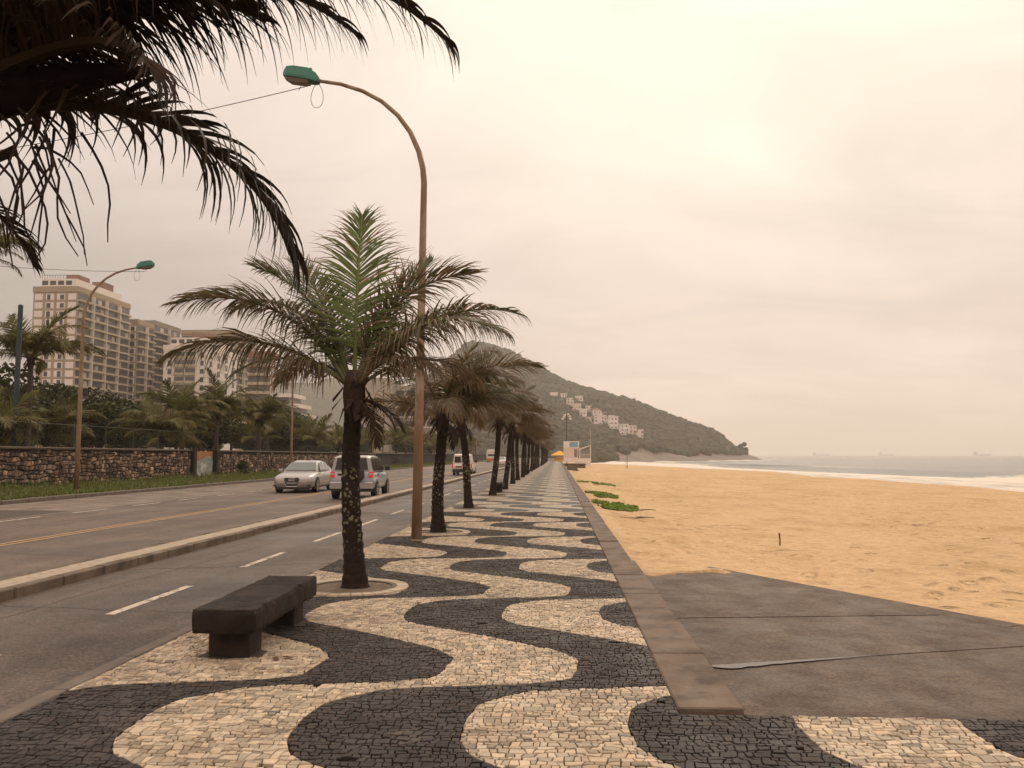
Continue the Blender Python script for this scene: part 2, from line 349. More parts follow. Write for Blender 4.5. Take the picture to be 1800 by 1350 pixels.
def stone_geo(poly, gap, z, rs, depth=.03):
    cx = sum(p[0] for p in poly)/len(poly); cy = sum(p[1] for p in poly)/len(poly)
    tx, ty = rs.uniform(-.05,.05), rs.uniform(-.05,.05); n = len(poly); top = []; ed = []; bot = []
    for x, y in poly:
        dx, dy = x-cx, y-cy; r = math.hypot(dx, dy) + 1e-6; k = max(.3, 1-gap/r); k2 = max(.25, 1-(gap+.004)/r)
        zz = z + tx*dx + ty*dy
        top.append((cx+dx*k2, cy+dy*k2, zz)); ed.append((cx+dx*k, cy+dy*k, zz-.004)); bot.append((cx+dx*k, cy+dy*k, z-depth))
    fs = [tuple(range(n))]
    for i in range(n):
        j = (i+1) % n; fs += [(n+i, n+j, j, i), (2*n+i, 2*n+j, n+j, n+i)]
    return top+ed+bot, fs
rs = random.Random(5)
STONES = []
polys = cells(SW0-.1, SW1+.1, 5.58, 25.1, .064, .055, rs)
polys2 = cells(SW0-.1, 5.2, 2.1, 5.8, .064, .055, rs)
PL = []
for src, bx in ((polys, (SW0, SW1, 5.66, 25)), (polys2, (SW0, 5.1, 2.2, 5.66))):
    for p in src:
        if not all(bx[0] <= q[0] <= bx[1] and bx[2] <= q[1] <= bx[3] for q in p): p = boxclip(p, *bx)
        if len(p) >= 3: PL.append(p)
_all = np.array([q for p in PL for q in p]); _kk = bandpos(_all[:,0], _all[:,1]); _i = 0
for p in PL:
    k = _kk[_i:_i+len(p)].tolist(); _i += len(p); fl = [math.floor(a) for a in k]
    if min(fl) == max(fl) or max(fl) < -1: parts = [(p, max(fl) if max(fl) >= -1 else -2)]
    else: b = max(fl); f = [a - b for a in k]; parts = [(clip(p, f, 1), b), (clip(p, f, -1), b-1)]
    for q, kk in parts:
        if len(q) >= 3 and abs(area(q)) > .0005: STONES.append((q, is_white(kk)))
def inview(q):
    x = sum(a[0] for a in q)/len(q); y = sum(a[1] for a in q)/len(q)
    dep = y*.9951 - x*.0529; 
    return (dep > 4.42 and abs((x*.9986+y*.0531)/dep) < .585), y
near = sorted([(inview(q)[1], i) for i, (q, w) in enumerate(STONES) if inview(q)[0]])[:300]
nearset = {i for _, i in near}
mw, mk = MB(), MB()
for i, (q, w) in enumerate(STONES):
    if rs.random() < .006 and i not in nearset: continue
    z = rs.uniform(-.003,.003); t = rs.uniform(.62,1.25)*(1 if rs.random() > .08 else .6); wm = rs.uniform(-.04,.05)
    col = (t*(1+wm), t, t*(1-wm), 1)
    v, f = stone_geo(q, rs.uniform(.0025,.0065), z, rs)
    if i in nearset:
        b = MB(); b.add(v, f, 0, col); b.build('stone', M['stonew'] if w else M['stoneb'], promenade)
    else: (mw if w else mk).add(v, f, 0, col)
tag(mw.build('white_stones', M['stonew'], promenade), kind='stuff'); tag(mk.build('black_stones', M['stoneb'], promenade), kind='stuff')
# beyond the stones one can tell apart: the same bands as flat paving
def paved(mname, c1, c2, jc):
    m = mat(mname, c1, c2, 3, .6, .8, world=True, stain=tuple(x*.6 for x in c1), sscale=1.3, sthr=(.54,.72)); t = m.node_tree; N = t.nodes; L = t.links
    b = N['Principled BSDF']; old = b.inputs['Base Color'].links[0].from_socket
    g = N.new('ShaderNodeNewGeometry'); v = N.new('ShaderNodeTexVoronoi'); v.feature = 'DISTANCE_TO_EDGE'; v.inputs['Scale'].default_value = 14.5; L.new(g.outputs['Position'], v.inputs['Vector'])
    r = N.new('ShaderNodeMapRange'); r.inputs[1].default_value = .03; r.inputs[2].default_value = .09; L.new(v.outputs['Distance'], r.inputs[0])
    x = N.new('ShaderNodeMix'); x.data_type = 'RGBA'; L.new(r.outputs[0], x.inputs[0]); x.inputs[6].default_value = rgba(jc); L.new(old, x.inputs[7]); L.new(x.outputs[2], b.inputs['Base Color']); return m
M['pavew'] = paved('white_paving', (.48,.40,.29), (.38,.31,.22), (.05,.04,.03)); M['paveb'] = paved('black_paving', (.034,.027,.023), (.054,.043,.037), (.02,.028,.022))
mb = MB()
for (ya, yb) in ((-8, 2.2), (25, 233)):
    n = int((yb-ya)/.09); ys = np.linspace(ya, yb, n+1); ws = wave(ys)
    for i in range(n):
        y0, y1 = ys[i], ys[i+1]; xa = [SW0] ; xb = [SW0]; ks = [-2]
        for k in range(-1, 5):
            a, b = ws[i]+k*STEP, ws[i+1]+k*STEP
            a, b = min(max(a, SW0), SW1), min(max(b, SW0), SW1)
            xa.append(a); xb.append(b); ks.append(k)
        xa.append(SW1); xb.append(SW1)
        for j, k in enumerate(ks):
            if xa[j+1]-xa[j] < 1e-4 and xb[j+1]-xb[j] < 1e-4: continue
            mb.quad((xa[j],y0,-.002),(xa[j+1],y0,-.002),(xb[j+1],y1,-.002),(xb[j],y1,-.002), 0 if is_white(k) else 1)
mb.build('wave_paving', [M['pavew'], M['paveb']], promenade)
# kerb of the promenade, cycle lane, median, road, shoulder
kb = empty('promenade_kerb'); tag(kb, kind='structure')
me = MB().bbox(-3.585, -3.452, 0, .985, -.3, .006, .012).mesh('kerb_stone', M['kerb'])
for i in range(150): inst('kerb_stone', me, kb, (rs.uniform(-.004,.004), -8+i*1.0, rs.uniform(-.005,.004)))
MB().box(-3.58, -3.455, 142, 234, -.3, .004).build('far_kerb', M['kerb'], kb)
cl_ = tag(MB().quad((-6.46,-10,-.045),(-3.58,-10,-.045),(-3.58,400,-.045),(-6.46,400,-.045)).build('cycle_lane', M['bike']), kind='structure')
me = MB().quad((-4.83,0,-.041),(-4.72,0,-.041),(-4.72,2.02,-.041),(-4.83,2.02,-.041)).mesh('lane_dash', M['linewhite'])
for i in range(40): inst('lane_dash', me, cl_, (rs.uniform(-.01,.01), 1.3+i*3.86, 0))
med = empty('median_strip'); tag(med, kind='structure')
kme = MB().bbox(-6.60, -6.45, 0, .99, -.2, .085, .02).mesh('median_kerb_stone', M['concrete'])
kme2 = MB().bbox(-7.10, -6.98, 0, .99, -.2, .085, .02).mesh('median_kerb_stone', M['concrete'])
for i in range(120):
    inst('median_kerb_stone', kme, med, (rs.uniform(-.006,.006), -6+i, rs.uniform(-.006,.004)))
    if i > 10: inst('median_kerb_stone', kme2, med, (rs.uniform(-.006,.006), -6+i, rs.uniform(-.006,.004)))
MB().box(-6.98, -6.60, -6, 400, -.2, .078).build('median_paving', M['medtop'], med)
MB().box(-6.60, -6.45, 114, 400, -.2, .083).build('far_median_kerb', M['concrete'], med)
rd = tag(MB().quad((-14.6,-20,-.05),(-6.5,-20,-.05),(-6.5,420,-.05),(-14.6,420,-.05)).build('road', M['asphalt']), kind='structure')
for x in (-10.72, -10.50): MB().quad((x,-20,-.046),(x+.10,-20,-.046),(x+.10,420,-.046),(x,420,-.046)).build('yellow_line', M['lineyellow'], rd)
me = MB().quad((-14.33,0,-.046),(-14.22,0,-.046),(-14.22,2.0,-.046),(-14.33,2.0,-.046)).mesh('edge_dash', M['linewhite'])
for i in range(50): inst('edge_dash', me, rd, (0, 14+i*3.55, 0))
MB().box(-14.75,-14.5,-20,420,-.3,-.044).build('gutter_strip', M['kerb'], rd)
M['tar'] = mat('tar_seam', (.030,.024,.020), (.045,.036,.030), 6, .6, world=True); rc = random.Random(31)
def seam(parent, pts, w, z):
    b = MB()
    for (xa,ya),(xb,yb) in zip(pts[:-1],pts[1:]):
        d = Vector((xb-xa,yb-ya,0)).normalized()*w; n_ = Vector((-d.y,d.x,0)); b.quad((xa+n_.x,ya+n_.y,z),(xb+n_.x,yb+n_.y,z),(xb-n_.x,yb-n_.y,z),(xa-n_.x,ya-n_.y,z))
    b.build('tar_seam', M['tar'], parent)
for x0,y0,dx,dy,n_,par,z in ((-3.7,9.2,-.33,.05,8,cl_,-.0425),(-6.3,12.5,.3,.10,9,cl_,-.0425),(-5.9,6.0,.02,.8,14,cl_,-.0425),(-3.8,20,-.3,.1,8,cl_,-.0425),(-7.2,14,-.35,.08,9,rd,-.0475),(-12.6,18,-.02,1.2,30,rd,-.0475),(-8.6,22,-.3,.3,12,rd,-.0475),(-7.3,30,-.35,.1,10,rd,-.0475)):
    pts = [(x0,y0)]
    for k in range(n_): pts.append((pts[-1][0]+dx+rc.uniform(-.06,.06), pts[-1][1]+dy+rc.uniform(-.09,.09)))
    seam(par, pts, rc.uniform(.006,.014), z)
sh = empty('paved_shoulder'); tag(sh, kind='structure')
MB().box(-19.0,-14.751,-20,420,-.4,-.062).build('bedding', M['joint'], sh)
n = 0; rest = MB()
pme = [MB().bbox(-.34,.34,-.34,.34,-.06,0,.012).mesh('paver', M['paver']) for _ in range(1)][0]
def tint(o_me, t):
    m = o_me.copy(); a = m.color_attributes.new('Col','FLOAT_COLOR','POINT'); a.data.foreach_set('color', np.tile(np.array([t,t*.99,t*.97,1],np.float32), len(m.vertices))); return m
pms = [tint(pme, t) for t in (.8,.9,1.0,1.1,1.2)]
for j in range(110):
    for i in range(6):
        x = -18.62 + i*.70; y = 26 + j*.70
        if n < 300: inst('paver', rs.choice(pms), sh, (x, y, -.048+rs.uniform(-.006,.006))); n += 1
        else:
            t = rs.uniform(.8,1.2); b = rest; z = -.048+rs.uniform(-.006,.006); b.box(x-.34,x+.34,y-.34,y+.34,z-.05,z,0,(t,t,t,1))
tag(rest.build('far_pavers', M['paver'], sh), kind='stuff')
MB().box(-18.98,-14.76,103.2,420,-.4,-.05,0,(1,1,1,1)).build('distant_paving', M['paver'], sh)
rk = empty('road_kerb'); tag(rk, kind='structure')
me = MB().bbox(-19.2,-19.0,0,1.48,-.3,.10,.025).mesh('kerb_stone', M['kerb'])
for i in range(90): inst('kerb_stone', me, rk, (rs.uniform(-.01,.01), 15+i*1.5, rs.uniform(-.01,.01)))
MB().box(-19.2,-19.0,150,420,-.3,.10).build('far_kerb', M['kerb'], rk)
# grass verge rising to the wall
ys = np.linspace(10, 420, 400); xs = np.concatenate([np.linspace(-19.2, -24, 14), [-32, -48, -90]])
X, Y = np.meshgrid(xs, ys, indexing='ij'); Z = .06 + np.clip((-19.2-X)/2.2,0,1)*.26*np.clip(1-(Y-60)/150,.2,1) + .05*fbm(X*1.3,Y*.9)
tag(link(bpy.data.objects.new('grass_verge', mesh_np('grass_verge', np.stack([X,Y,Z],-1).reshape(-1,3), grid_faces(17,400)[:, ::-1], M['turf'], True))), kind='structure')
def verge_z(x, y): return .06 + min(max((-19.2-x)/2.2,0),1)*.26*min(max(1-(y-60)/150,.2),1) + .02
rn = np.random.RandomState(8)
def blades(n, fx, h0, h1, w, lean=.35):
    V = []; F = []; C = []
    for i in range(n):
        x, y, z, hs = fx(i); h = rn.uniform(h0,h1)*hs; a = rn.uniform(0, 6.28); dx, dy = math.cos(a)*w, math.sin(a)*w
        lx, ly = rn.normal(0, lean*h, 2); b = len(V); br = min(1, max(0, rn.normal(.25,.22))); t = rn.uniform(.7,1.35)
        V += [(x-dx,y-dy,z-.03),(x+dx,y+dy,z-.03),(x+lx*.5+dx*.7,y+ly*.5+dy*.7,z+h*.6),(x+lx*.5-dx*.7,y+ly*.5-dy*.7,z+h*.6),(x+lx+dx*.1,y+ly+dy*.1,z+h),(x+lx-dx*.1,y+ly-dy*.1,z+h)]
        F += [(b,b+1,b+2,b+3),(b+3,b+2,b+4,b+5)]; C += [(br,t,0,1)]*6
    return V, F, C
def vg(i):
    y = 26 + 150*rn.rand()**2.0; x = -19.22 - rn.rand()*2.25; k = fbm(x*.9, y*.5, 3)
    return x, y, verge_z(x,y), .5 + 1.6*max(0, k-.32) + (1.0 if x < -21.15 and rn.rand() < .3 else 0)
V, F, C = blades(44000, vg, .09, .22, .024)
tag(link(bpy.data.objects.new('verge_grass', mesh_np('verge_grass', V, F, M['grass'], False, C))), 'green grass along the foot of the stone wall', 'grass', kind='stuff')

# ------------------------------------------------------------------ sea wall cap, ramp, beach, sea
cap = empty('sea_wall', (0.97, 60, -.3)); tag(cap, 'low concrete sea wall between the promenade and the sand', 'wall')
slabs = []
for t in range(6):
    L_ = 1.55; b = MB(); b.bbox(-.188,.188,0,L_-.012,-.14,0,.012); slabs.append(b.mesh('cap_slab', M['concrete']))
y = 5.76; i = 0
while y < 228:
    wdt = 1.13 if y < 13 else 1.0
    inst('cap_slab', slabs[i % 6], cap, (.965-.97+(.02 if y < 13 else 0)+rs.uniform(-.006,.006), y-60, .315+rs.uniform(-.006,.008)), (rs.uniform(-.006,.006), rs.uniform(-.008,.008), rs.uniform(-.004,.004)), (wdt,1,1)); y += 1.55; i += 1
MB().box(.782-.97,1.14-.97,5.75-60,228-60,-1.6,.17).build('wall_body', M['kerb'], cap)
def ramp_z(x, y): return -.035 - .016*(y-5.7) - .030*(x-1.2)
RP = [(1.165,5.70),(7.2,5.70),(6.75,7.6),(5.1,9.84),(3.57,12.64),(2.54,14.6),(1.155,14.9)]
ramp = empty('beach_ramp', (3,9,-.2)); tag(ramp, kind='structure')
cuts = [(5.70,5.70),(7.18,8.95),(9.4,10.6),(14.9,14.9)]          # expansion joints, slanting across the ramp
def yj(c, x): return c[0] + (c[1]-c[0])*(x-1.2)/4.0
for a, b in zip(cuts[:-1], cuts[1:]):
    p = clip(RP, [q[1]-(yj(a,q[0])+.012) for q in RP], 1)
    if len(p) > 2: p = clip(p, [q[1]-(yj(b,q[0])-.012) for q in p], -1)
    if len(p) < 3: continue
    n = len(p); dz = rs.uniform(-.006,.006); v = [(x-3,y-9,ramp_z(x,y)+dz+.2) for x,y in p] + [(x-3,y-9,ramp_z(x,y)-.2+.2) for x,y in p]
    MB().add(v, [tuple(range(n)), tuple(range(2*n-1,n-1,-1))] + [(n+i,n+(i+1)%n,(i+1)%n,i) for i in range(n)]).build('ramp_slab', M['ramp'], ramp)
edge = [(6.75,7.6),(5.1,9.84),(3.57,12.64),(2.54,14.6)]
for (x0,y0),(x1,y1) in zip(edge[:-1], edge[1:]):
    d = Vector((x1-x0,y1-y0,0)).normalized(); nn = Vector((d.y,-d.x,0)); secs = []
    for (x,y) in ((x0,y0),(x1,y1)):
        z = ramp_z(x,y)+.2; q = Vector((x-3,y-9,0))
        secs.append([tuple(q+nn*o+Vector((0,0,z+h))) for o,h in ((-.34,-.3),(-.34,.006),(-.32,.014),(.0,.014),(.02,.006),(.02,-.6))])
    MB().loft(secs).build('ramp_kerb', M['ramp'], ramp)
M['puddle'] = mat('rain_water', (.06,.048,.038), rough=.10, spec=.4)
pv = []; rq = random.Random(6)
for i in range(24): x = 1.24 + 1.75*i/23; pv.append((x, yj(cuts[1],x)-.022))
for i in range(23,-1,-1):
    x = 1.24 + 1.75*i/23; q = i/23; pv.append((x, yj(cuts[1],x)-.026-.18*(1-q)**1.5*min(1,.35+q*7)*rq.uniform(.75,1.1)))
tag(MB().add([(x,y,ramp_z(x,y)+.010) for x,y in pv], [tuple(range(48))]).build('puddle', M['puddle']), 'shallow rain puddle along the joint of the beach ramp', 'puddle')
# beach: a flat upper beach, a berm and a steep face down to the water
def crest(y): return np.interp(y, [-20,60,92,180,240,282,330,400,520], [43,43,40.5,43,36,26,14,8,4])
def in_ramp(x, y, grow=0.0):
    d = np.full(np.shape(x), 1e9)
    for i in range(len(RP)):
        (x0,y0),(x1,y1) = RP[i], RP[(i+1) % len(RP)]; L_ = math.hypot(x1-x0,y1-y0)
        d = np.minimum(d, ((x-x0)*-(y1-y0) + (y-y0)*(x1-x0))/L_)
    return d                                                      # >0 inside
def sand_z(x, y):
    c = crest(y) + 1.6*np.sin(y*.075) + .8*np.sin(y*.21+1)
    t = np.clip((x-1.1)/(c-1.1), 0, 1)
    z = -.10 - .28*np.clip((x-1.1)/3.0,0,1) - 1.1*t**1.2 - .35*np.clip((y-60)/140,0,1)
    z = z + .22*(fbm(x*.10,y*.05,3)-.45)*np.clip((x-1)/6,0,1) + .07*(fbm(x*.5+9,y*.3,3)-.45)*np.clip((x-1)/3,0,1)
    z = z - np.clip(x-c,0,60)*.13
    dr = in_ramp(x, y)
    # the sand is dug out under the ramp and drifts against its edges
    rz = ramp_z(x, y)
    z = np.where(dr > -1.2, np.minimum(z, rz - np.where(dr > -.22, .35, .02)), z)
    spill = (dr > -.5) & (y > 12.6 + 1.5*fbm(x*1.4,y*.5,3) + .35*(x-1.2)) & (x < 4); z = np.where(spill, np.maximum(z, rz + .012 + .05*np.clip((y-13.2),0,1.5)), z)
    z = np.where((dr <= -.22) & (dr > -2.5) & ~spill & (x > 2.2), np.minimum(z, rz+.03), z)
    return z
ys = np.concatenate([np.linspace(2,30,240), np.linspace(30.3,120,260)[1:], 120*(1.012**np.arange(1,125))]); ys = ys[ys < 520]
xs = np.concatenate([np.linspace(1.16,12,120), np.linspace(12.2,95,170)])
X, Y = np.meshgrid(xs, ys, indexing='ij'); Z = sand_z(X, Y)
rn2 = np.random.RandomState(4)
Z += np.where((Y < 110) & (X > 1.6), .15*(vnoise(X*3.2,Y*2.6)-.5)*np.clip(fbm(X*.25,Y*.2,2)*3-.7,.25,1) , 0)
# two wheel tracks run along the beach
for off in (0, 1.7):
    tx = 6.5 + off + (Y-20)*.10 + 2.2*np.sin(Y*.02); Z -= .03*np.exp(-((X-tx)/.25)**2)*(Y > 17)
f = grid_faces(len(xs), len(ys)); cxy = np.stack([X,Y,Z],-1).reshape(-1,3)
sand = tag(link(bpy.data.objects.new('beach_sand', mesh_np('beach_sand', cxy, f, M['sand'], True))), kind='structure')
def sandmat():
    m = M['sand']; t = m.node_tree; N = t.nodes; L = t.links; b = N['Principled BSDF']
    g = N.new('ShaderNodeNewGeometry'); v = N.new('ShaderNodeTexVoronoi'); v.inputs['Scale'].default_value = 2.2; v.feature = 'SMOOTH_F1'; v.inputs['Randomness'].default_value = 1
    L.new(g.outputs['Position'], v.inputs['Vector'])
    r = N.new('ShaderNodeMapRange'); r.inputs[1].default_value = .0; r.inputs[2].default_value = .28; L.new(v.outputs['Distance'], r.inputs[0])
    n = N.new('ShaderNodeTexNoise'); n.inputs['Scale'].default_value = .22; n.inputs['Detail'].default_value = 3; L.new(g.outputs['Position'], n.inputs['Vector'])
    k = N.new('ShaderNodeMapRange'); k.inputs[1].default_value = .30; k.inputs[2].default_value = .62; L.new(n.outputs[0], k.inputs[0])
    bp = N.new('ShaderNodeBump'); bp.inputs['Distance'].default_value = .22; L.new(k.outputs[0], bp.inputs['Strength']); L.new(r.outputs[0], bp.inputs['Height'])
    old = b.inputs['Normal'].links[0].from_node; L.new(bp.outputs[0], old.inputs['Normal'])
sandmat()
# sea
SEA = -3.1
def seamat():
    m = mat('sea_water', (.055,.068,.060), (.085,.092,.080), .05, .22, world=True, bump=.10, bscale=.9, stretch=(1,.45,1)); t = m.node_tree; N = t.nodes; L = t.links; b = N['Principled BSDF']
    old = b.inputs['Base Color'].links[0].from_socket
    a = N.new('ShaderNodeVertexColor'); a.layer_name = 'Col'; sp = N.new('ShaderNodeSeparateColor'); L.new(a.outputs[0], sp.inputs[0])
    g = N.new('ShaderNodeNewGeometry'); mp = N.new('ShaderNodeMapping'); mp.inputs['Scale'].default_value = (.34,.07,1); L.new(g.outputs['Position'], mp.inputs[0])
    n = N.new('ShaderNodeTexNoise'); n.inputs['Scale'].default_value = 1.0; n.inputs['Detail'].default_value = 7; n.inputs['Roughness'].default_value = .72; L.new(mp.outputs[0], n.inputs['Vector'])
    k = N.new('ShaderNodeMath'); k.operation = 'ADD'; L.new(n.outputs[0], k.inputs[0]); L.new(sp.outputs[0], k.inputs[1])
    r = N.new('ShaderNodeMapRange'); r.inputs[1].default_value = .94; r.inputs[2].default_value = 1.22; L.new(k.outputs[0], r.inputs[0])
    x = N.new('ShaderNodeMix'); x.data_type = 'RGBA'; L.new(r.outputs[0], x.inputs[0]); L.new(old, x.inputs[6]); x.inputs[7].default_value = (.66,.60,.51,1); L.new(x.outputs[2], b.inputs['Base Color'])
    q = N.new('ShaderNodeMapRange'); q.inputs[3].default_value = .22; q.inputs[4].default_value = .9; L.new(r.outputs[0], q.inputs[0]); L.new(q.outputs[0], b.inputs['Roughness']); return m
M['sea'] = seamat()
ys = np.concatenate([np.linspace(-60,40,30), np.linspace(42,420,380)[1:], 420*(1.022**np.arange(1,150))]); ys = ys[ys < 9000]
q = np.concatenate([np.linspace(-12,110,245), 110+2.2*(1.055**np.arange(1,160)-1)/.055*0.6]); q = q[q < 8500]
Q, Y = np.meshgrid(q, ys, indexing='ij')
cy = np.interp(Y, [-60,60,92,180,240,282,330,400,520,900,9000], [52,52,50,52,46,36,24,16,8,-40,-40]) + 2.0*np.sin(Y*.045)
X = cy + Q
far = np.clip(1-np.hypot(X,Y)/1400,0,1)
ph = Q*.19 + 1.5*np.sin(Y*.016)+2.4*fbm(X*.013,Y*.012,3)
sw = np.clip(np.sin(ph),0,1)**3
Z = SEA + far*(1.5*sw*np.exp(-((Q-38)/26.)**2) + .45*np.sin(Q*.16+Y*.02+3*fbm(X*.01,Y*.01,2))*(Q>40) + .25*(fbm(X*.12,Y*.05,4)-.45))
Z += np.clip((9-Q)/20,0,1)*.9
foam = np.clip(1-(Q-24-4*np.sin(Y*.021)-9*(fbm(X*.02,Y*.015,3)-.45))/9,0,1)*.66 + .80*np.exp(-((Q-31-4*np.sin(Y*.021))/4.5)**2) + .75*sw*np.exp(-((Q-56)/24)**2)*np.clip((fbm(X*.03,Y*.02,2)-.36)*9,0,1) + .20*(np.sin(Q*.16+Y*.02+3*fbm(X*.01,Y*.01,2))>.72)*(Q>50)*(Q<600)
# surf along the foot of the rocks
bx = np.array([20,45,95,150,207]); by = np.array([500,560,650,760,880]); 
dmin = np.full(X.shape, 1e9)
for i in range(4):
    ax_, ay_, bx_, by_ = bx[i], by[i], bx[i+1], by[i+1]; L2 = (bx_-ax_)**2+(by_-ay_)**2
    t = np.clip(((X-ax_)*(bx_-ax_)+(Y-ay_)*(by_-ay_))/L2,0,1); dmin = np.minimum(dmin, np.hypot(X-ax_-t*(bx_-ax_), Y-ay_-t*(by_-ay_)))
foam += .8*np.exp(-(dmin/26)**2)*(.5+1.1*fbm(X*.03,Y*.02,2))
C = np.zeros(X.shape+(4,)); C[...,0] = foam; C[...,3] = 1
sea = tag(link(bpy.data.objects.new('sea_water', mesh_np('sea_water', np.stack([X,Y,Z],-1).reshape(-1,3), grid_faces(len(q),len(ys)), M['sea'], True, C.reshape(-1,4)))), kind='structure')

# ------------------------------------------------------------------ headland: hill, forest, houses
RID = np.array([(-330,1560,70),(-250,1500,110),(-150,1400,186),(-104,1300,170),(-67,1260,152),(-24,1200,122),(16,1150,96),(53,1110,82),(88,1070,69),(115,1020,53),(143,980,38),(168,940,26),(178.4,920,15),(184,912,8),(196,898,3),(208,882,-3)], float)
BAS = np.array([(-420,900,-1),(-330,860,-1),(-230,800,-1),(-150,720,-1),(-90,650,-1),(-40,590,-1),(0,530,-2.5),(26,520,-3.6),(50,565,-3.8),(74,612,-3.8),(98,655,-3.8),(124,708,-3.8),(150,760,-3.8),(168,800,-3.8),(188,842,-3.8),(209,880,-3.8)], float)
uu = np.linspace(0, 1, len(RID)); NU, NV = 240, 90
u = np.linspace(0,1,NU); v = np.linspace(0,1,NV)
Ri = np.stack([np.interp(u,uu,RID[:,k]) for k in range(3)],-1); Bi = np.stack([np.interp(u,uu,BAS[:,k]) for k in range(3)],-1)
def hill_pts(Rp, Bp, v):
    P = Bp + (Rp-Bp)*v[...,None]
    zz = Bp[...,2] + (Rp[...,2]-Bp[...,2])*(0.42*v + 0.58*v**1.6)
    nb = fbm(P[...,0]*.012, P[...,1]*.012, 4)-.45; am = np.clip(v*4,0,1)*np.clip((1-v)*5,0,1)*np.clip(Rp[...,2]/60,0,1)
    P = P.copy(); P[...,2] = zz + 26*nb*am; return P
U2, V2 = np.meshgrid(np.arange(NU), v, indexing='ij')
HP = hill_pts(Ri[U2], Bi[U2], V2)
back = HP[:, -1:, :] + np.array([60, 320, 0]) ; back[...,2] = -5
HPf = np.concatenate([HP, back], 1)
M['rock'] = mat('bare_granite', (.06,.039,.029), (.165,.115,.087), .07, .75, bump=1.6, bscale=.10, stretch=(1,1,.35), world=True, stain=(.08,.058,.045), sscale=.06, sthr=(.45,.62))
tag(link(bpy.data.objects.new('hill', mesh_np('hill', HPf.reshape(-1,3), grid_faces(NU,NV+1), M['rock'], True))), kind='structure')
# misty wooded ridge inland, behind the towers
xs = np.linspace(-1500,-260,110); ys = np.linspace(1250,2150,50); X, Y = np.meshgrid(xs,ys,indexing='ij')
Z = np.interp(X,[-1500,-1100,-700,-450,-330,-260],[60,130,185,175,120,20])*np.clip(1-((Y-1700)/450)**2,0,1)*(.72+.55*fbm(X*.006,Y*.006,5)) + 9*fbm(X*.06,Y*.06,3) - 14
M['wood'] = mat('wooded_slope', (.026,.032,.011), (.046,.042,.018), .05, .9, bump=3, bscale=.08, world=True)
tag(link(bpy.data.objects.new('inland_hill', mesh_np('inland_hill', np.stack([X,Y,Z],-1).reshape(-1,3), grid_faces(110,50), M['wood'], True))), kind='structure')
def ico(sub=1):
    t = (1+5**.5)/2; v = [(-1,t,0),(1,t,0),(-1,-t,0),(1,-t,0),(0,-1,t),(0,1,t),(0,-1,-t),(0,1,-t),(t,0,-1),(t,0,1),(-t,0,-1),(-t,0,1)]
    v = [Vector(a).normalized() for a in v]
    f = [(0,11,5),(0,5,1),(0,1,7),(0,7,10),(0,10,11),(1,5,9),(5,11,4),(11,10,2),(10,7,6),(7,1,8),(3,9,4),(3,4,2),(3,2,6),(3,6,8),(3,8,9),(4,9,5),(2,4,11),(6,2,10),(8,6,7),(9,8,1)]
    for _ in range(sub):
        c = {}; nf = []
        def mid(a, b):
            k = (min(a,b),max(a,b))
            if k not in c: v.append(((v[a]+v[b])/2).normalized()); c[k] = len(v)-1
            return c[k]
        for a,b,d in f: x,y,z = mid(a,b),mid(b,d),mid(d,a); nf += [(a,x,z),(b,y,x),(d,z,y),(x,y,z)]
        f = nf
    return np.array([tuple(a) for a in v]), np.array(f)
rf = np.random.RandomState(12)
iv, jf = ico(1)
def hill_at(uf, vf):
    Rp = np.stack([np.interp(uf,uu,RID[:,k]) for k in range(3)],-1); Bp = np.stack([np.interp(uf,uu,BAS[:,k]) for k in range(3)],-1)
    return hill_pts(Rp, Bp, vf)
HS = [(-3.1,973.6,66.7,13,7),(7.1,967.2,65.3,9,8),(13.5,938.4,56.6,12,7),(19.2,912.1,51.8,13,7),(25.1,963.2,62.2,10,8),(26.9,891.3,44.4,12,7),(31.5,909.8,49.1,9,8),
      (41.9,892.2,44.2,15,6),(40.4,859,34.6,16,7),(47.1,877,37.7,14,6),(50.5,831.6,27.9,8,11),(54.6,807.1,24.4,9,14),(55.5,869.1,35.5,7,8),(59.5,789.6,20.5,10,13),(68.4,797.7,21.4,11,9),(73.7,792.7,19.4,8,8),(76.5,782.6,16.5,6,11),(32.3,865.8,35.4,6,5)]
def forest(n):
    uf = np.concatenate([rf.uniform(0.10,.93,n), rf.uniform(.15,.93,n//5)]); vf = np.concatenate([rf.uniform(0,1,n), rf.uniform(.95,1.0,n//5)])
    P = hill_at(uf, vf)
    rocky = np.interp(uf, [0,.36,.42,.5,.6,.7,.8,.88,.93,1], [0,-.1,.0,.10,.20,.30,.42,.60,.9,1.0]) + .26*(fbm(uf*34, vf*7, 3)-.45)
    keep = (vf > rocky)
    for hx,hy,hz_,hw_,hh_ in HS: keep &= ~((np.abs(P[:,0]-hx) < hw_*.5) & (P[:,1] < hy+5) & (P[:,1] > hy-20))
    P = P[keep]; m = len(P)
    s = rf.uniform(1.8,3.9,m)*np.where(rf.rand(m) < .10, 1.5, 1.0)*np.interp(uf[keep],[0,.7,.93],[1.1,.95,.55]); V = []; F = []; C = []
    jit = 1 + rf.uniform(-.30,.30,(m,len(iv)))
    W_ = iv[None]*jit[...,None]*s[:,None,None]*np.array([1,1,.85]); W_ = W_ + P[:,None,:] + np.array([0,0,1.2])
    F = (jf[None] + (np.arange(m)*len(iv))[:,None,None]).reshape(-1,3)
    br = np.clip(rf.normal(.3,.2,m),0,1); tt = rf.uniform(.7,1.15,m)
    C = np.ones((m,len(iv),4)); C[...,0] = br[:,None]; C[...,1] = tt[:,None]*rf.uniform(.9,1.1,(m,len(iv)))
    return mesh_np('hillside_forest', W_.reshape(-1,3), F, M['forest'], False, C.reshape(-1,4))
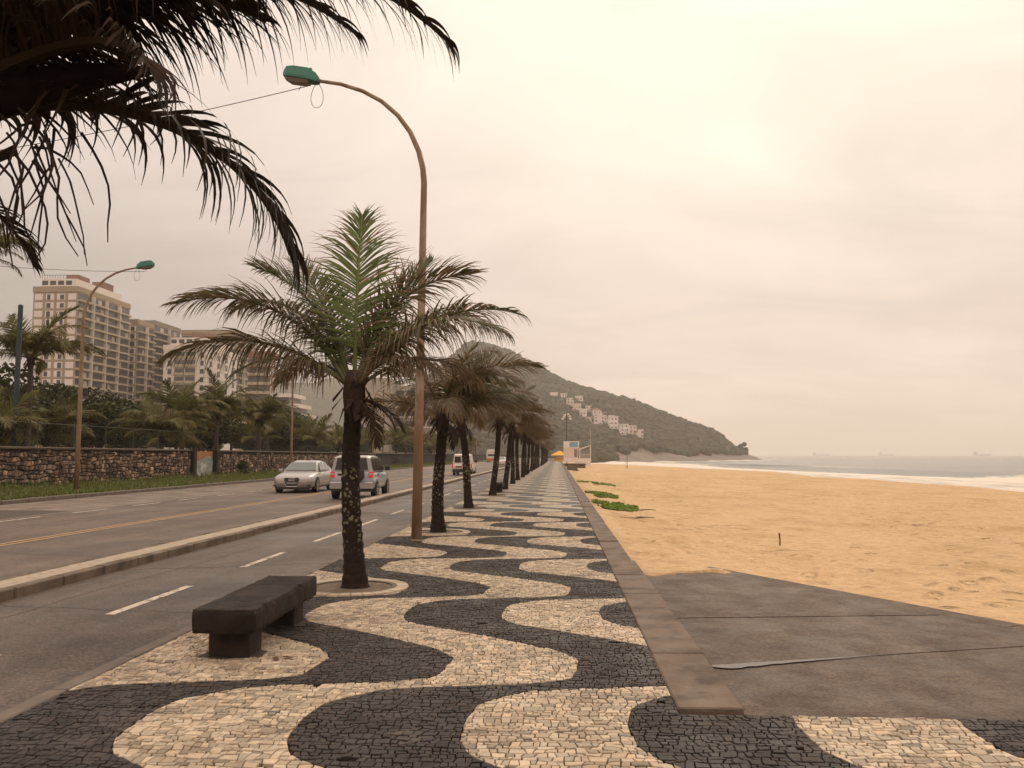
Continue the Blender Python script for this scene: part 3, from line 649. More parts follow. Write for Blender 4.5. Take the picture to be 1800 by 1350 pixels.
tag(link(bpy.data.objects.new('hillside_forest', forest(15000))), 'dense dark forest covering the headland', 'forest', kind='stuff')
M['housew'] = mat('white_render', (.80,.74,.68), (.72,.65,.59), .15, .8, world=True)
M['housep'] = mat('pink_render', (.74,.62,.55), (.66,.53,.46), .15, .8, world=True)
M['glassdark'] = mat('dark_glass', (.035,.032,.032), rough=.2)
M['tile'] = mat('clay_tile', (.28,.12,.07), (.22,.10,.06), .3, .8, world=True)
HL = ['topmost white house of the hillside cluster, half hidden by palm tips','small white tower house beside the topmost hillside house','broad white house stepping down the upper hillside cluster','pinkish terraced house in the middle of the upper hillside cluster',
      'pale flat-roofed house at the right top of the upper hillside cluster','lowest white house of the upper hillside cluster','narrow white house at the right end of the upper hillside cluster','wide low house below a brown roof, middle of the hillside','long white house at the left end of the middle hillside cluster',
      'flat white house right of the long white hillside house','slim white house left of the tall white hillside block','tall white block with stacked balconies on the hillside','small white house with a flat top above the tall white block','bulky white house directly right of the tall white hillside block',
      'left white house of the lowest, rightmost hillside cluster','middle white house of the lowest, rightmost hillside cluster','right end white house of the lowest, rightmost hillside cluster','tiny white hut alone below the upper hillside cluster']
wme = MB().box(-.75,.75,-.15,.02,-.7,.7).mesh('window', M['glassdark'])
rh = random.Random(3)
for i, (x,y,z,w,h) in enumerate(HS):
    w *= rh.uniform(.55,.8); h *= rh.uniform(.6,.9); t = empty('hillside_house', (x+rh.uniform(-2,2),y,z-.5+rh.uniform(-2,3)), rh.uniform(-.25,.25)); tag(t, HL[i], 'house', 'white houses on the headland')
    m = M['housep'] if i in (3,9,14) else M['housew']; d = w*.7; b = MB().box(-w/2,w/2,-d/2,d/2,-6,h); 
    w2 = w*rh.uniform(.4,.6); sgn = rh.choice((-1,1)); ox = sgn*(w/2-w2/2+.4); b.box(ox-w2/2,ox+w2/2,-d/2-3,-d/2+.05,-6,h*.55); b.build('wall', m, t)
    if i in (7,15): MB().loft([[(-w/2-.6,-d/2-.6,h),(w/2+.6,-d/2-.6,h),(w/2+.6,d/2+.6,h),(-w/2-.6,d/2+.6,h)],[(-w*.25,-.2,h+2.2),(w*.25,-.2,h+2.2),(w*.25,.2,h+2.2),(-w*.25,.2,h+2.2)]]).build('roof', M['tile'], t)
    else: MB().box(-w/2-.4,w/2+.4,-d/2-.5,d/2+.4,h+.003,h+.5).build('roof', m, t)
    MB().box(ox-w2/2-.3,ox+w2/2+.3,-d/2-3.4,-d/2-.01,h*.55+.003,h*.55+.4).build('terrace', m, t)
    nf = max(1,int(h/3)); nc = max(2,int(w/3))
    for a in range(nf):
        for c in range(nc):
            xx = -w/2+(c+.5)*w/nc; zz = 1.6+a*(h/nf)
            yy = -d/2 if not (abs(xx-ox) < w2/2+.8 and zz-0.8 < h*.55+.5) else -d/2-3
            if yy < -d/2 and abs(xx-ox) > w2/2-.8: continue
            inst('window', wme, t, (xx, yy, zz), (0,0,0), (rh.uniform(.7,1.2),1,rh.uniform(.8,1.1)))
# lone round tree on the tip of the headland
def crown_mesh(name, n, rx, rz, size, seed, m, clump=9, base=0.0, brown=.3):
    r_ = np.random.RandomState(seed); cc = r_.normal(0,1,(clump,3)); cc /= np.linalg.norm(cc,axis=1)[:,None]; cc *= r_.uniform(.35,.78,(clump,1)); cr = r_.uniform(.30,.52,clump)
    k = r_.randint(0,clump,n); d = r_.normal(0,1,(n,3)); d /= np.linalg.norm(d,axis=1)[:,None]; rad = cr[k]*r_.uniform(.45,1.0,n)**.6
    P = (cc[k] + d*rad[:,None])*np.array([rx,rx,rz]) + np.array([0,0,base]); P[:,2] = np.maximum(P[:,2], base-rz*.75)
    a = r_.normal(0,1,(n,3)); a /= np.linalg.norm(a,axis=1)[:,None]; b = np.cross(a, r_.normal(0,1,(n,3))); b /= np.linalg.norm(b,axis=1)[:,None]
    s = size*r_.uniform(.6,1.4,(n,1)); V = np.stack([P-a*s, P+b*s*.55, P+a*s, P-b*s*.55], 1).reshape(-1,3); F = np.arange(4*n).reshape(-1,4)
    C = np.ones((n,4,4)); C[...,0] = np.clip(r_.normal(brown,.25,n),0,1)[:,None]; C[...,1] = (r_.uniform(.6,1.35,clump)[k]*r_.uniform(.75,1.25,n))[:,None]
    return mesh_np(name, V, F, m, False, C.reshape(-1,4))
def trunk_limbs(h, r, seed, spread):
    r_ = random.Random(seed); b = MB(); b.tube([(0,0,-.3),(.05*h,0,h*.4),(0,.03*h,h*.75)], [r,r*.8,r*.5], 7)
    for i in range(5):
        a = i*1.26+r_.uniform(-.3,.3); b.tube([(0,.02*h,h*r_.uniform(.4,.65)),(math.cos(a)*spread*.5,math.sin(a)*spread*.5,h*.9),(math.cos(a)*spread,math.sin(a)*spread,h*1.15)], [r*.5,r*.32,r*.12], 5)
    return b.mesh('trunk', M['bark'])
t = empty('headland_tree', (193,902,2)); tag(t, 'rounded tree standing alone at the tip of the headland', 'tree')
inst('trunk', trunk_limbs(6,.4,1,3), t); inst('crown', crown_mesh('crown',1800,6.0,5.0,.8,4,M['tree'],8,8.0), t)
# ships and island on the horizon
M['ship'] = mat('ship_hull', (.10,.10,.105), rough=.7); M['isle'] = mat('island_rock', (.10,.10,.09), (.14,.13,.11), .01, .9, world=True)
for x, y, L_, lab in ((1940,6400,130,'faint long grey cargo ship on the horizon, left of the others'),(2480,6600,120,'second faint cargo ship from the left on the horizon'),(2700,5600,110,'third faint ship on the horizon, low hull with a bridge'),(3180,5400,105,'rightmost ship on the horizon, boxy and stacked with containers')):
    t = empty('cargo_ship', (x,y,SEA)); tag(t, lab, 'ship', 'ships far out at sea')
    MB().loft([[(-L_/2,-9,0),(L_/2-6,-9,0),(L_/2,-9,10),(-L_/2-2,-9,9)],[(-L_/2,9,0),(L_/2-6,9,0),(L_/2,9,10),(-L_/2-2,9,9)]]).build('hull', M['ship'], t)
    MB().box(-L_/2+4,-L_/2+18,-8,8,9.5,24).build('bridge', M['ship'], t); MB().box(-L_/2+9,-L_/2+12,-1,1,24,31).build('funnel', M['ship'], t)
    if 'boxy' in lab: MB().box(-L_/2+22,L_/2-12,-8,8,9.5,22).build('containers', M['ship'], t)
    else: MB().box(0,1.5,-1,1,9.5,22).build('mast', M['ship'], t)
r_ = np.random.RandomState(2); xs = np.linspace(-420,420,50); ys = np.linspace(-200,200,20); X, Y = np.meshgrid(xs,ys,indexing='ij')
Z = 190*np.clip(1-(np.abs(X)/400)**1.3-(np.abs(Y)/200)**2,0,1)*(.75+.6*fbm(X*.01,Y*.01,4)) - 2
tag(link(bpy.data.objects.new('island', mesh_np('island', np.stack([X+4260,Y+7000,Z+SEA],-1).reshape(-1,3), grid_faces(50,20), M['isle'], True))), kind='structure')

# ------------------------------------------------------------------ apartment towers beyond the wall
M['brown'] = mat('tan_concrete', (.36,.285,.19), (.30,.235,.16), .2, .8, world=True); M['panelw'] = mat('white_panel', (.76,.70,.64), (.68,.62,.56), .3, .75, world=True)
M['greyc'] = mat('grey_tower_concrete', (.22,.19,.155), (.27,.23,.19), .2, .8, world=True); M['redb'] = mat('red_brick_render', (.26,.12,.085), (.20,.10,.075), .3, .8, world=True)
M['beige'] = mat('beige_hotel_render', (.42,.37,.31), (.38,.33,.27), .05, .8, world=True); M['balc'] = mat('balcony_slab', (.46,.375,.275), (.39,.32,.23), .3, .8, world=True)
M['glasst'] = mat('tower_glass', (.045,.042,.042), (.10,.09,.085), .35, .25, world=True); M['curtain'] = mat('pale_blind', (.5,.46,.42), rough=.8)
def tower(label, x0, x1, y0, y1, h, fl=3.3, front='panel', side='balcony', wallm='brown', bays=4, fcols=4, roofbits=True, zlow=12, seed=1, grp='apartment towers inland'):
    r_ = random.Random(seed); cx, cy = (x0+x1)/2, (y0+y1)/2; t = empty('apartment_tower', (cx,cy,0)); tag(t, label, 'building', grp)
    w, d = (x1-x0)/2, (y1-y0)/2
    MB().box(-w,w,-d,d,-.5,h).build('wall', M[wallm], t)
    nf = int((h-zlow-1.2)/fl)
    fw_ = 2*w/fcols; pan = MB().box(-fw_*.36,fw_*.36,-.10,.02,-fl*.36,fl*.36).mesh('panel', M['panelw']); win = MB().box(-fw_*.17,fw_*.17,-.16,-.11,-fl*.36,fl*.30).mesh('window', M['glassdark'])
    lg = MB().box(-fw_*.46,fw_*.46,-.08,.03,-fl*.3,fl*.34).mesh('window', M['glasst']); par = MB().box(-fw_*.47,fw_*.47,-1.1,.02,-fl*.5,-fl*.18).mesh('balcony', M['balc'])
    bw = 2*d/bays
    sg = MB().box(-.02,.06,-bw*.46,bw*.46,-fl*.28,fl*.42).mesh('window', M['glasst'])
    b = MB(); n = 7; sec = []
    for z0_, z1_ in ((-fl*.52,-fl*.30),):
        lo = [(0,-bw*.5)] + [(1.2+.55*math.sin(math.pi*k/(n-1)), -bw*.5+bw*k/(n-1)) for k in range(n)] + [(0,bw*.5)]
        b.loft([[(x,y,z0_) for x,y in lo],[(x,y,z1_) for x,y in lo]])
    sb = b.mesh('balcony', M['balc']); fin = MB().box(0,1.3,-.12,.12,-fl*.5,fl*.5).mesh('fin', M['panelw']); cur = MB().box(.07,.12,-bw*.12,bw*.12,-fl*.25,fl*.35).mesh('blind', M['curtain'])
    for f_ in range(nf):
        z = h - 1.4 - fl*(f_+.5)
        for c in range(fcols):
            x = -w + fw_*(c+.5)
            if front == 'panel' or (front == 'mixed' and c in (0, fcols-1)):
                inst('panel', pan, t, (x,-d,z))
                if (front == 'panel' and c in (1,2)) or front == 'mixed': inst('window', win, t, (x-(.1 if c == 1 else -.1)*fw_,-d,z), (0,0,0), (r_.uniform(.8,1.1),1,r_.uniform(.8,1)))
            else: inst('window', lg, t, (x,-d,z)); inst('balcony', par, t, (x,-d,z))
        for c in range(bays):
            y = -d + bw*(c+.5)
            if side == 'balcony':
                inst('window', sg, t, (w,y,z)); inst('balcony', sb, t, (w,y,z), (0,0,0), (1 if c % 3 else .8,1,1))
                if c: inst('fin', fin, t, (w,y-bw*.5,z))
                if r_.random() < .45: inst('blind', cur, t, (w, y+r_.uniform(-.3,.3)*bw, z))
            elif side == 'panel': inst('panel', pan, t, (w,y,z), (0,0,math.pi/2), (bw/fw_,1,1)); inst('window', win, t, (w,y,z), (0,0,math.pi/2), (bw/fw_,1,1))
    MB().box(-w-.25,w+.25,-d-.25,d+.25,h-1.2,h+.9).build('cornice', M[wallm], t)
    if roofbits:
        MB().box(-w*.75,w*.8,-d*.93,d*.8,h+.91,h+4.0).build('penthouse', M['panelw'], t)
        pw = MB().box(-1.1,1.1,-.05,.06,-.8,.8).mesh('window', M['glassdark'])
        for k in range(4): inst('window', pw, t, (-w*.6+k*w*.36,-d*.93,h+2.5))
        MB().box(w*.05,w*.6,-d*.7,-d*.3,h+4.01,h+6.4).build('stair_house', M['redb'], t); MB().box(w*.2,w*.75,d*.1,d*.5,h+4.01,h+6.8).build('water_tank', M['redb'], t)
        rl = MB(); 
        for k in range(13): rl.box(-w*.75+k*w*.12-.06,-w*.75+k*w*.12+.06,-d*.93,-d*.93+.12,h+4,h+5.4)
        rl.box(-w*.75,w*.72,-d*.93,-d*.93+.1,h+5.3,h+5.5); rl.build('railing', M['greyc'], t)
    return t
tower('tall tan tower with white panels and rows of curved balconies, leftmost tower', -192,-175.2,300,338,62.5,3.15,'panel','balcony','brown',4,4,True,10,1)
tower('lower tan wing adjoining the right side of the tall balcony tower', -189,-173.6,342,356,57,3.15,'panel','balcony','brown',2,3,False,10,2)
tower('narrow grey-brown tower with a dark glazed grid behind the tall balcony tower', -193,-180,370,396,61,3.2,'loggia','balcony','greyc',2,3,False,10,3)
tower('slim pale tower squeezed between the grey glazed tower and the white block', -206,-196,420,440,58,3.2,'mixed','panel','panelw',3,3,False,10,4)
tower('white block with dark loggias in the middle and a tan cornice', -156.5,-139,330,362,44.5,3.3,'mixed','panel','panelw',4,4,True,10,5)
tower('tan stepped tower rising behind the white block with loggias', -172,-147,380,410,58,3.3,'loggia','balcony','brown',3,5,False,20,6)
tower('reddish brick block seen between the palm fronds right of the white block', -111,-103,300,309,38,3.3,'loggia','panel','redb',3,4,False,15,7)
# stepped white terrace building and the beige hotel with vertical lettering
t = empty('terraced_block', (-73,250,0)); tag(t, 'white stepped terrace block sloping down to the right behind the grove', 'building')
for k in range(6):
    w = 3+k*1.8; z = 19.5-k*3.0; MB().box(-10,-10+w+2,-6,6,z-3.2,z-1.1).build('storey', M['glasst'], t); MB().box(-10.2,-10+w+3.4,-7,6.2,z-1.1+.003,z).build('terrace', M['housew'], t)
t = empty('hotel', (-50,262,0)); tag(t, 'beige hotel with a blank end wall, vertical lettering and rows of dark windows', 'building')
MB().box(-10,0.5,-12,10,-.5,24.5).build('wall', M['beige'], t); MB().box(.51,14,-6,10,-.5,22.5).build('wing', M['beige'], t)
hw = MB().box(-1.25,1.25,-.12,.05,-.75,.75).mesh('window', M['glassdark']); hb = MB().box(-1.5,1.5,-.5,.03,-1.35,-1.0).mesh('sill', M['panelw'])
for f_ in range(6):
    for c in range(4): o = inst('window', hw, t, (2.4+c*3.2,-6,20.4-f_*3.1)); inst('sill', hb, o)
sl_ = MB().box(-.18,.18,-.1,.02,-.35,.35).mesh('slot_window', M['glassdark'])
for k in range(16): inst('slot_window', sl_, t, (-1.4,-12,23-k*1.2))
fc = bpy.data.curves.new('lettering','FONT'); fc.body = 'RS'; fc.size = 3.0; fc.extrude = .06; o = text_mesh(fc, M['glassdark']); o.parent = t; o.location = (-5.2,-12.1,14.5); o.rotation_euler = (math.pi/2,-math.pi/2,0)

# ------------------------------------------------------------------ stone boundary wall, gate, fence
M['wallstone'] = mat('field_stone', (.19,.135,.095), (.11,.076,.053), 2.2, .85, bump=.015, bscale=18, world=True, attr=True)
M['mortar'] = mat('dark_mortar', (.016,.012,.009), (.028,.021,.015), 3, .95, world=True)
M['coping'] = mat('mossy_coping', (.085,.062,.042), (.055,.042,.028), 1.5, .9, bump=.01, bscale=20, world=True)
WX = -21.5
def wall_base(y): return .22 - .22*min(max((y-60)/110,0),1)
def wall_top(y): return 1.98 - .12*min(max((y-30)/90,0),1)
def wall_stone(poly, rs_):
    cy = sum(p[0] for p in poly)/len(poly); cz = sum(p[1] for p in poly)/len(poly); n = len(poly); pr = rs_.uniform(.03,.10); a, b, c = [], [], []
    for y, z in poly:
        dy, dz = y-cy, z-cz; r_ = math.hypot(dy,dz)+1e-6; k = max(.4,1-.024/r_)
        a.append((WX-.05,cy+dy*k,cz+dz*k)); b.append((WX+pr*.6,cy+dy*k*.97,cz+dz*k*.97)); c.append((WX+pr,cy+dy*k*.60,cz+dz*k*.60))
    fs = [tuple(range(2*n,3*n))]
    for i in range(n): j = (i+1)%n; fs += [(i,j,n+j,n+i),(n+i,n+j,2*n+j,2*n+i)]
    return a+b+c, fs
def stone_wall(label, y0, y1, ysing, yjoin, seed):
    rs_ = random.Random(seed); t = empty('stone_wall', (WX,(y0+y1)/2,0)); tag(t, label, 'wall', 'stone boundary walls'); oy = (y0+y1)/2
    core = []; 
    for y in np.linspace(y0,y1,12): core.append([(WX-.45,y,-.3),(WX,y,-.3),(WX,y,wall_top(y)-.09),(WX-.45,y,wall_top(y)-.09)])
    off = lambda L_: [(x-WX,y-oy,z) for x,y,z in L_]
    MB().loft([off(c) for c in core]).build('mortar_core', M['mortar'], t)
    cop = [[(WX-.5,y,wall_top(y)-.088),(WX+.12,y,wall_top(y)-.088),(WX+.13,y,wall_top(y)-.02),(WX+.05,y,wall_top(y)+.02),(WX-.5,y,wall_top(y)+.02)] for y in np.linspace(y0,y1,30)]
    MB().loft([off(c) for c in cop]).build('coping', M['coping'], t)
    cs = cells(y0+.15, ysing, 0, 2.2, .21, .17, rs_, .5, .42) if yjoin is None else cells(y0+.15, yjoin, 0, 2.2, .21, .17, rs_, .5, .42)
    keep = []
    for p in cs:
        yc = sum(q[0] for q in p)/len(p); zc = sum(q[1] for q in p)/len(p)
        if zc < wall_base(yc)+.02 or zc > wall_top(yc)-.17 or yc < y0+.2 or yc > y1-.2: continue
        keep.append((yc, p))
    keep.sort(key=lambda a: a[0] if a[0] > 29 else 1000+a[0]); rest = MB()
    for k, (yc, p) in enumerate(keep):
        v, f = wall_stone(p, rs_); v = off(v); tt = rs_.choice((.35,.5,.65,.8,1.0,1.2,1.5,2.0,2.6)) * rs_.uniform(.8,1.15); wm = rs_.uniform(-.07,.08); col = (tt*(1+wm),tt,tt*(1-wm),1)
        if ysing is not None and k < 300: b = MB(); b.add(v, f, 0, col); b.build('stone', M['wallstone'], t)
        else: rest.add(v, f, 0, col)
    tag(rest.build('small_stones', M['wallstone'], t), kind='stuff')
stone_wall('mossy rubble stone wall left of the painted gate, near lamp post at its foot', 22, 49.3, 49, 49.2, 21)
stone_wall('long rubble stone wall running right from the painted gate into the distance', 53.0, 260, 85, 95, 22)
gt = empty('painted_gate', (WX,51.1,0)); tag(gt, 'gate panel painted with worn orange, white and teal patches between two stone piers', 'gate')
def gatemat():
    m = mat('worn_mural', (.32,.30,.27), (.12,.19,.185), 1.8, .8, world=True, stain=(.42,.40,.37), sscale=2.6, sthr=(.5,.56)); t = m.node_tree; N = t.nodes; L = t.links; b = N['Principled BSDF']
    old = b.inputs['Base Color'].links[0].from_socket; g = N.new('ShaderNodeNewGeometry'); sp = N.new('ShaderNodeSeparateXYZ'); L.new(g.outputs['Position'], sp.inputs[0])
    n = N.new('ShaderNodeTexNoise'); n.inputs['Scale'].default_value = 1.6; n.inputs['Detail'].default_value = 5; L.new(g.outputs['Position'], n.inputs['Vector'])
    k = N.new('ShaderNodeMath'); k.operation = 'MULTIPLY_ADD'; k.inputs[1].default_value = 1.6; L.new(n.outputs[0], k.inputs[0]); L.new(sp.outputs[2], k.inputs[2])
    r = N.new('ShaderNodeMapRange'); r.inputs[1].default_value = 2.28; r.inputs[2].default_value = 2.36; L.new(k.outputs[0], r.inputs[0])
    x = N.new('ShaderNodeMix'); x.data_type = 'RGBA'; L.new(r.outputs[0], x.inputs[0]); L.new(old, x.inputs[6]); x.inputs[7].default_value = (.30,.135,.05,1); L.new(x.outputs[2], b.inputs['Base Color']); return m
MB().box(-.25,-.05,-1.45,1.45,.0,1.88).build('gate_panel', gatemat(), gt)
for s_ in (-1,1): MB().bbox(-.5,.22,s_*1.68-.22,s_*1.68+.22,-.2,2.0,.05).build('gate_pier', M['mortar'], gt)
M['fence'] = mat('green_fence_wire', (.045,.055,.030), rough=.7)
fn = empty('wire_fence', (WX-.3,36,1.9)); tag(fn, 'green chain-link fence standing on top of the left stone wall', 'fence')
pm = MB().tube([(0,0,0),(0,0,1.15)], .022, 6).mesh('post', M['fence'])
for k in range(10): inst('post', pm, fn, (0,-12+k*2.7,0))
b = MB()
for k in range(95):
    for s_ in (1,-1):
        y0 = -13.5+k*.28; b.add([(0,y0,0),(0.004,y0+.005,0),(0.004,y0+s_*1.1+.005,1.1),(0,y0+s_*1.1,1.1)], [(0,1,2,3)])
for z in (.02,1.1): b.tube([(0,-13,z),(0,13,z)], .012, 4)
b.build('mesh_wires', M['fence'], fn)
gp = MB(); gp.tube([(0,0,-1.5),(0,0,6.2)], [.12,.105], 10)
M['postgreen'] = mat('dark_green_paint', (.018,.034,.034), (.026,.044,.042), 3, .6)
pgo = empty('green_post', (-23.6,36,2.0)); tag(pgo, 'dark green steel post behind the stone wall at the left', 'post'); gp.build('shaft', M['postgreen'], pgo); MB().tube([(0,0,6.2),(0,0,6.26)],[.125,.07],10).build('cap', M['postgreen'], pgo)
M['bin'] = mat('orange_plastic', (.62,.075,.018), rough=.45)
bn = empty('litter_bin', (-19.6,89.2,.1)); tag(bn, 'orange litter bin on a lamp post beside the grass', 'bin')
MB().loft([[(-.3,-.26,.25),(.3,-.26,.25),(.3,.26,.25),(-.3,.26,.25)],[(-.38,-.32,1.25),(.38,-.32,1.25),(.38,.32,1.25),(-.38,.32,1.25)]]).build('bucket', M['bin'], bn)
MB().loft([[(-.40,-.34,1.26),(.40,-.34,1.26),(.40,.34,1.26),(-.40,.34,1.26)],[(-.22,-.2,1.5),(.22,-.2,1.5),(.22,.2,1.5),(-.22,.2,1.5)]]).build('lid', M['bin'], bn)

# ------------------------------------------------------------------ palms
def frond(name, L, el0, droop, nl, ll, lw, seed, hang, brown, m, pet=.15, seg=5, rr=.020, wind=(0,0,0), spread=1.0, bright=1.0, tipdry=.7, ragged=.12):
    """a feather leaf: rachis arching in the local XZ plane, leaflets on both sides, gravity along -Z"""
    r_ = np.random.RandomState(seed); ns = 26; s = np.linspace(0,1,ns); ang = R(el0) - R(droop)*s**1.35; ds = L/(ns-1)
    X = np.concatenate([[0],np.cumsum(np.cos(ang[:-1])*ds)]); Z = np.concatenate([[0],np.cumsum(np.sin(ang[:-1])*ds)])
    b = MB(); rad = list(rr*(1.55-1.3*s)+.002); g = .18+.35*brown
    b.tube([(x,0,z) for x,z in zip(X,Z)], rad, 5, 0, (g,1.5*bright,0,1))
    V = []; F = []; C = []
    G = np.array([0,0,-1.0]); wv = np.array(wind)
    for side in (-1,1):
        for k in range(nl):
            f = pet + (1-pet)*(k+r_.uniform(-.35,.35)+.5)/nl; f = min(max(f,pet),.995)
            if r_.rand() < ragged*.5: continue
            x = np.interp(f,s,X); z = np.interp(f,s,Z); a = np.interp(f,s,ang); T = np.array([math.cos(a),0,math.sin(a)]); N_ = np.array([-math.sin(a),0,math.cos(a)]); B = np.array([0,side,0])
            q = (f-pet)/(1-pet); al = R(72-48*q + r_.normal(0,5)); le = ll*(.55+.45*math.sin(math.pi*min(1,q*1.15+.12)))*(1 if q < .85 else (1.15-q)/.30)*r_.uniform(.82,1.1)
            if r_.rand() < ragged: le *= r_.uniform(.4,.8)
            d = math.cos(al)*T + math.sin(al)*B*spread + (.22+r_.normal(0,.08))*N_; d /= np.linalg.norm(d)
            w = T - d*np.dot(T,d); w /= np.linalg.norm(w)+1e-6
            dry = 1.0 if r_.rand() < brown*.75 else 0.0; br = r_.uniform(.7,1.3)*bright; p = np.array([x,0,z]) + B*rr*.3; hg = hang*r_.uniform(.5,1.5); cu = r_.normal(0,.35,3); base = len(V)
            for j in range(seg+1):
                t = j/seg; ww = lw*(.55+1.3*t if t < .3 else .94*(1-t)/.7+.06)*.5
                if t == 0: ww = lw*.28
                V += [p-w*ww, p+w*ww]; c = min(1, max(dry*.85, brown*.55, (t-(1-tipdry*.6))/.4*tipdry) + r_.uniform(0,.12)); C += [(c,br,0,1)]*2
                d = d + (G*hg + wv)*(1.0/seg)*(.25+1.5*t*t+.3*t) + cu*(t*t*1.2/seg); d /= np.linalg.norm(d); w = w - d*np.dot(w,d); w /= np.linalg.norm(w)+1e-6; p = p + d*le/seg
            for j in range(seg): F.append((base+2*j,base+2*j+1,base+2*j+3,base+2*j+2))
    V = [tuple(a) for a in V]; b.add(V, F, 0, C); return b.mesh(name, m)
def trunk(h, r0, r1, bend, seed, flare=1.45, m='trunk', n=14):
    r_ = random.Random(seed); secs = []; k = int(h/.045); 
    for i in range(k+1):
        t = i/k; z = t*h; r = (r0+(r1-r0)*t)*(1+(flare-1)*math.exp(-z/.16))*(1+(.075 if i%3 == 0 else (-.02 if i%3 == 1 else 0)))*(1+r_.uniform(-.012,.012))
        x = bend[0]*t**1.3+.03*math.sin(t*5+seed); y = bend[1]*t**1.3
        secs.append([(x+math.cos(a)*r*(1+.03*math.sin(3*a+seed)), y+math.sin(a)*r, z-.02) for a in [2*math.pi*q/n for q in range(n)]])
    return MB().loft(secs).mesh('trunk', M[m], True)
def sheath_mesh(seed, r):
    r_ = random.Random(seed); b = MB()
    b.loft([[(math.cos(a)*rr_*(1+.12*math.sin(4*a+seed)),math.sin(a)*rr_*(1+.12*math.cos(3*a)),z) for a in [2*math.pi*q/12 for q in range(12)]] for rr_, z in ((r*.98,-.40),(r*1.12,-.22),(r*1.28,-.02),(r*1.15,.18),(r*.6,.34))])
    for i in range(16):
        a = r_.uniform(0,6.28); c, s_ = math.cos(a), math.sin(a); z0 = r_.uniform(-.25,.12); L_ = r_.uniform(.14,.34); w = r_.uniform(.03,.07); o = r_.uniform(.06,.2); up = r_.choice((-1,-1,.6))
        b.add([(c*r*1.3-s_*w,s_*r*1.3+c*w,z0),(c*r*1.3+s_*w,s_*r*1.3-c*w,z0),(c*(r*1.3+o)+s_*w*.5,s_*(r*1.3+o)-c*w*.5,z0+up*L_),(c*(r*1.3+o)-s_*w*.5,s_*(r*1.3+o)+c*w*.5,z0+up*L_*.8)], [(0,1,2,3)])
    return b.mesh('leaf_sheath', M['sheath'])
K = lambda **k: k
FU = [frond('frond',2.35,86,38,92,.80,.029,s_,.6,.10,M['leaf']) for s_ in (1,2)]
FA = [frond('frond',2.45,60,88,92,.88,.030,s_,1.9,b_,M['leaf'],wind=w_) for s_,b_,w_ in ((3,.35,(.15,0,0)),(4,.6,(.2,.1,0)),(5,.75,(.1,-.1,0)),(6,.45,(0,.1,0)))]
FL = [frond('frond',2.25,32,78,88,.86,.030,s_,2.8,b_,M['leaf'],wind=(.1,0,0)) for s_,b_ in ((7,.6),(8,.85),(9,.75))]
FD = [frond('dead_frond',1.1,-25,55,30,.42,.03,s_,1.6,1.0,M['leafdry']) for s_ in (10,11)]
SH = [sheath_mesh(s_, .125) for s_ in (1,2,3)]
def palm(name, label, loc, h, bend, fr, r0=.13, r1=.105, seed=1, grp='palms along the promenade', flare=1.5, tm='trunk', sh=True, sc=1.0, dead=3):
    r_ = random.Random(seed*7+1); t = empty(name, loc); tag(t, label, 'palm tree', grp)
    inst('trunk', trunk(h, r0, r1, bend, seed, flare, tm), t); c = Vector((bend[0]+.03*math.sin(5+seed), bend[1], h))
    if sh: inst('leaf_sheath', SH[seed % 3], t, c+Vector((0,0,.02)), (0,0,seed), r1/.125*1.05)
    for me, az, pitch, s_, *ro in fr:
        a = R(az); roll = ro[0] if ro else r_.uniform(-28,28); inst('frond', me, t, c+Vector((math.cos(a)*.07,math.sin(a)*.07,.12)), (R(roll),R(-pitch),a), s_*sc)
    for k in range(dead):
        a = r_.uniform(0,6.28); inst('dead_frond', FD[k%2], t, c+Vector((math.cos(a)*.11,math.sin(a)*.11,-.05)), (0,r_.uniform(-.2,.3),a), r_.uniform(.45,.75))
    return t
# the palm by the bench, leaf by leaf
f1 = frond('frond',2.5,88,26,100,.90,.031,31,1.3,.02,M['leaf'],tipdry=.8,bright=1.75,pet=.2)
f2 = frond('frond',2.5,84,84,104,1.0,.029,32,1.3,.65,M['leaf'],wind=(.25,-.1,0)); f4 = frond('frond',2.65,56,80,104,.88,.029,33,2.4,.55,M['leaf'],wind=(.1,0,0))
f5 = frond('frond',2.75,66,48,104,.86,.030,34,.9,.35,M['leaf']); f8 = frond('frond',2.8,60,84,104,.90,.030,36,1.8,.55,M['leaf'],pet=.18); f7 = frond('frond',2.6,38,72,104,.86,.030,35,3.4,.62,M['leaf'])
P1 = [(f1,96,0,1.0,0),(f2,8,0,1.0,-22),(FA[0],30,2,.95,-10),(f4,-10,0,.93,-15),(f4,-24,-10,.92,10),(f5,168,0,1.0,22),(f8,187,0,1.0,15),(f7,183,0,1.0,12),(f8,150,4,.92,-8),
      (FU[1],55,-10,.9,10),(FU[0],132,-10,.9,-10),(FA[1],85,-4,.9,0),(FL[1],140,4,.8,0),(FL[2],35,4,.85,0),(FL[0],215,2,.7,0),(FL[1],-38,2,.7,0)]
palm('coconut_palm','coconut palm with lichen-spotted trunk standing right behind the stone bench',(-2.57,10.76,.0),2.42,(-.06,.05),P1,.128,.105,2,dead=4)
ORD = ['second','third','fourth','fifth','sixth','seventh','eighth','ninth','tenth','eleventh','twelfth','thirteenth','fourteenth','fifteenth','sixteenth']
ROW = [(-2.57,18.45,2.40,.05),(-2.75,26.8,2.62,-.28),(-2.66,35.5,3.0,.26),(-2.55,41.5,2.95,.36),(-2.62,49.5,2.95,.05),(-2.66,56.5,3.0,.0),(-2.6,64,3.05,.1),(-2.65,71.5,3.0,-.1)]
y = 79.0; rp = random.Random(14)
while y < 226: ROW.append((-2.62+rp.uniform(-.12,.12), y, rp.uniform(2.8,3.2), rp.uniform(-.12,.2))); y += rp.uniform(6.6,8.4)
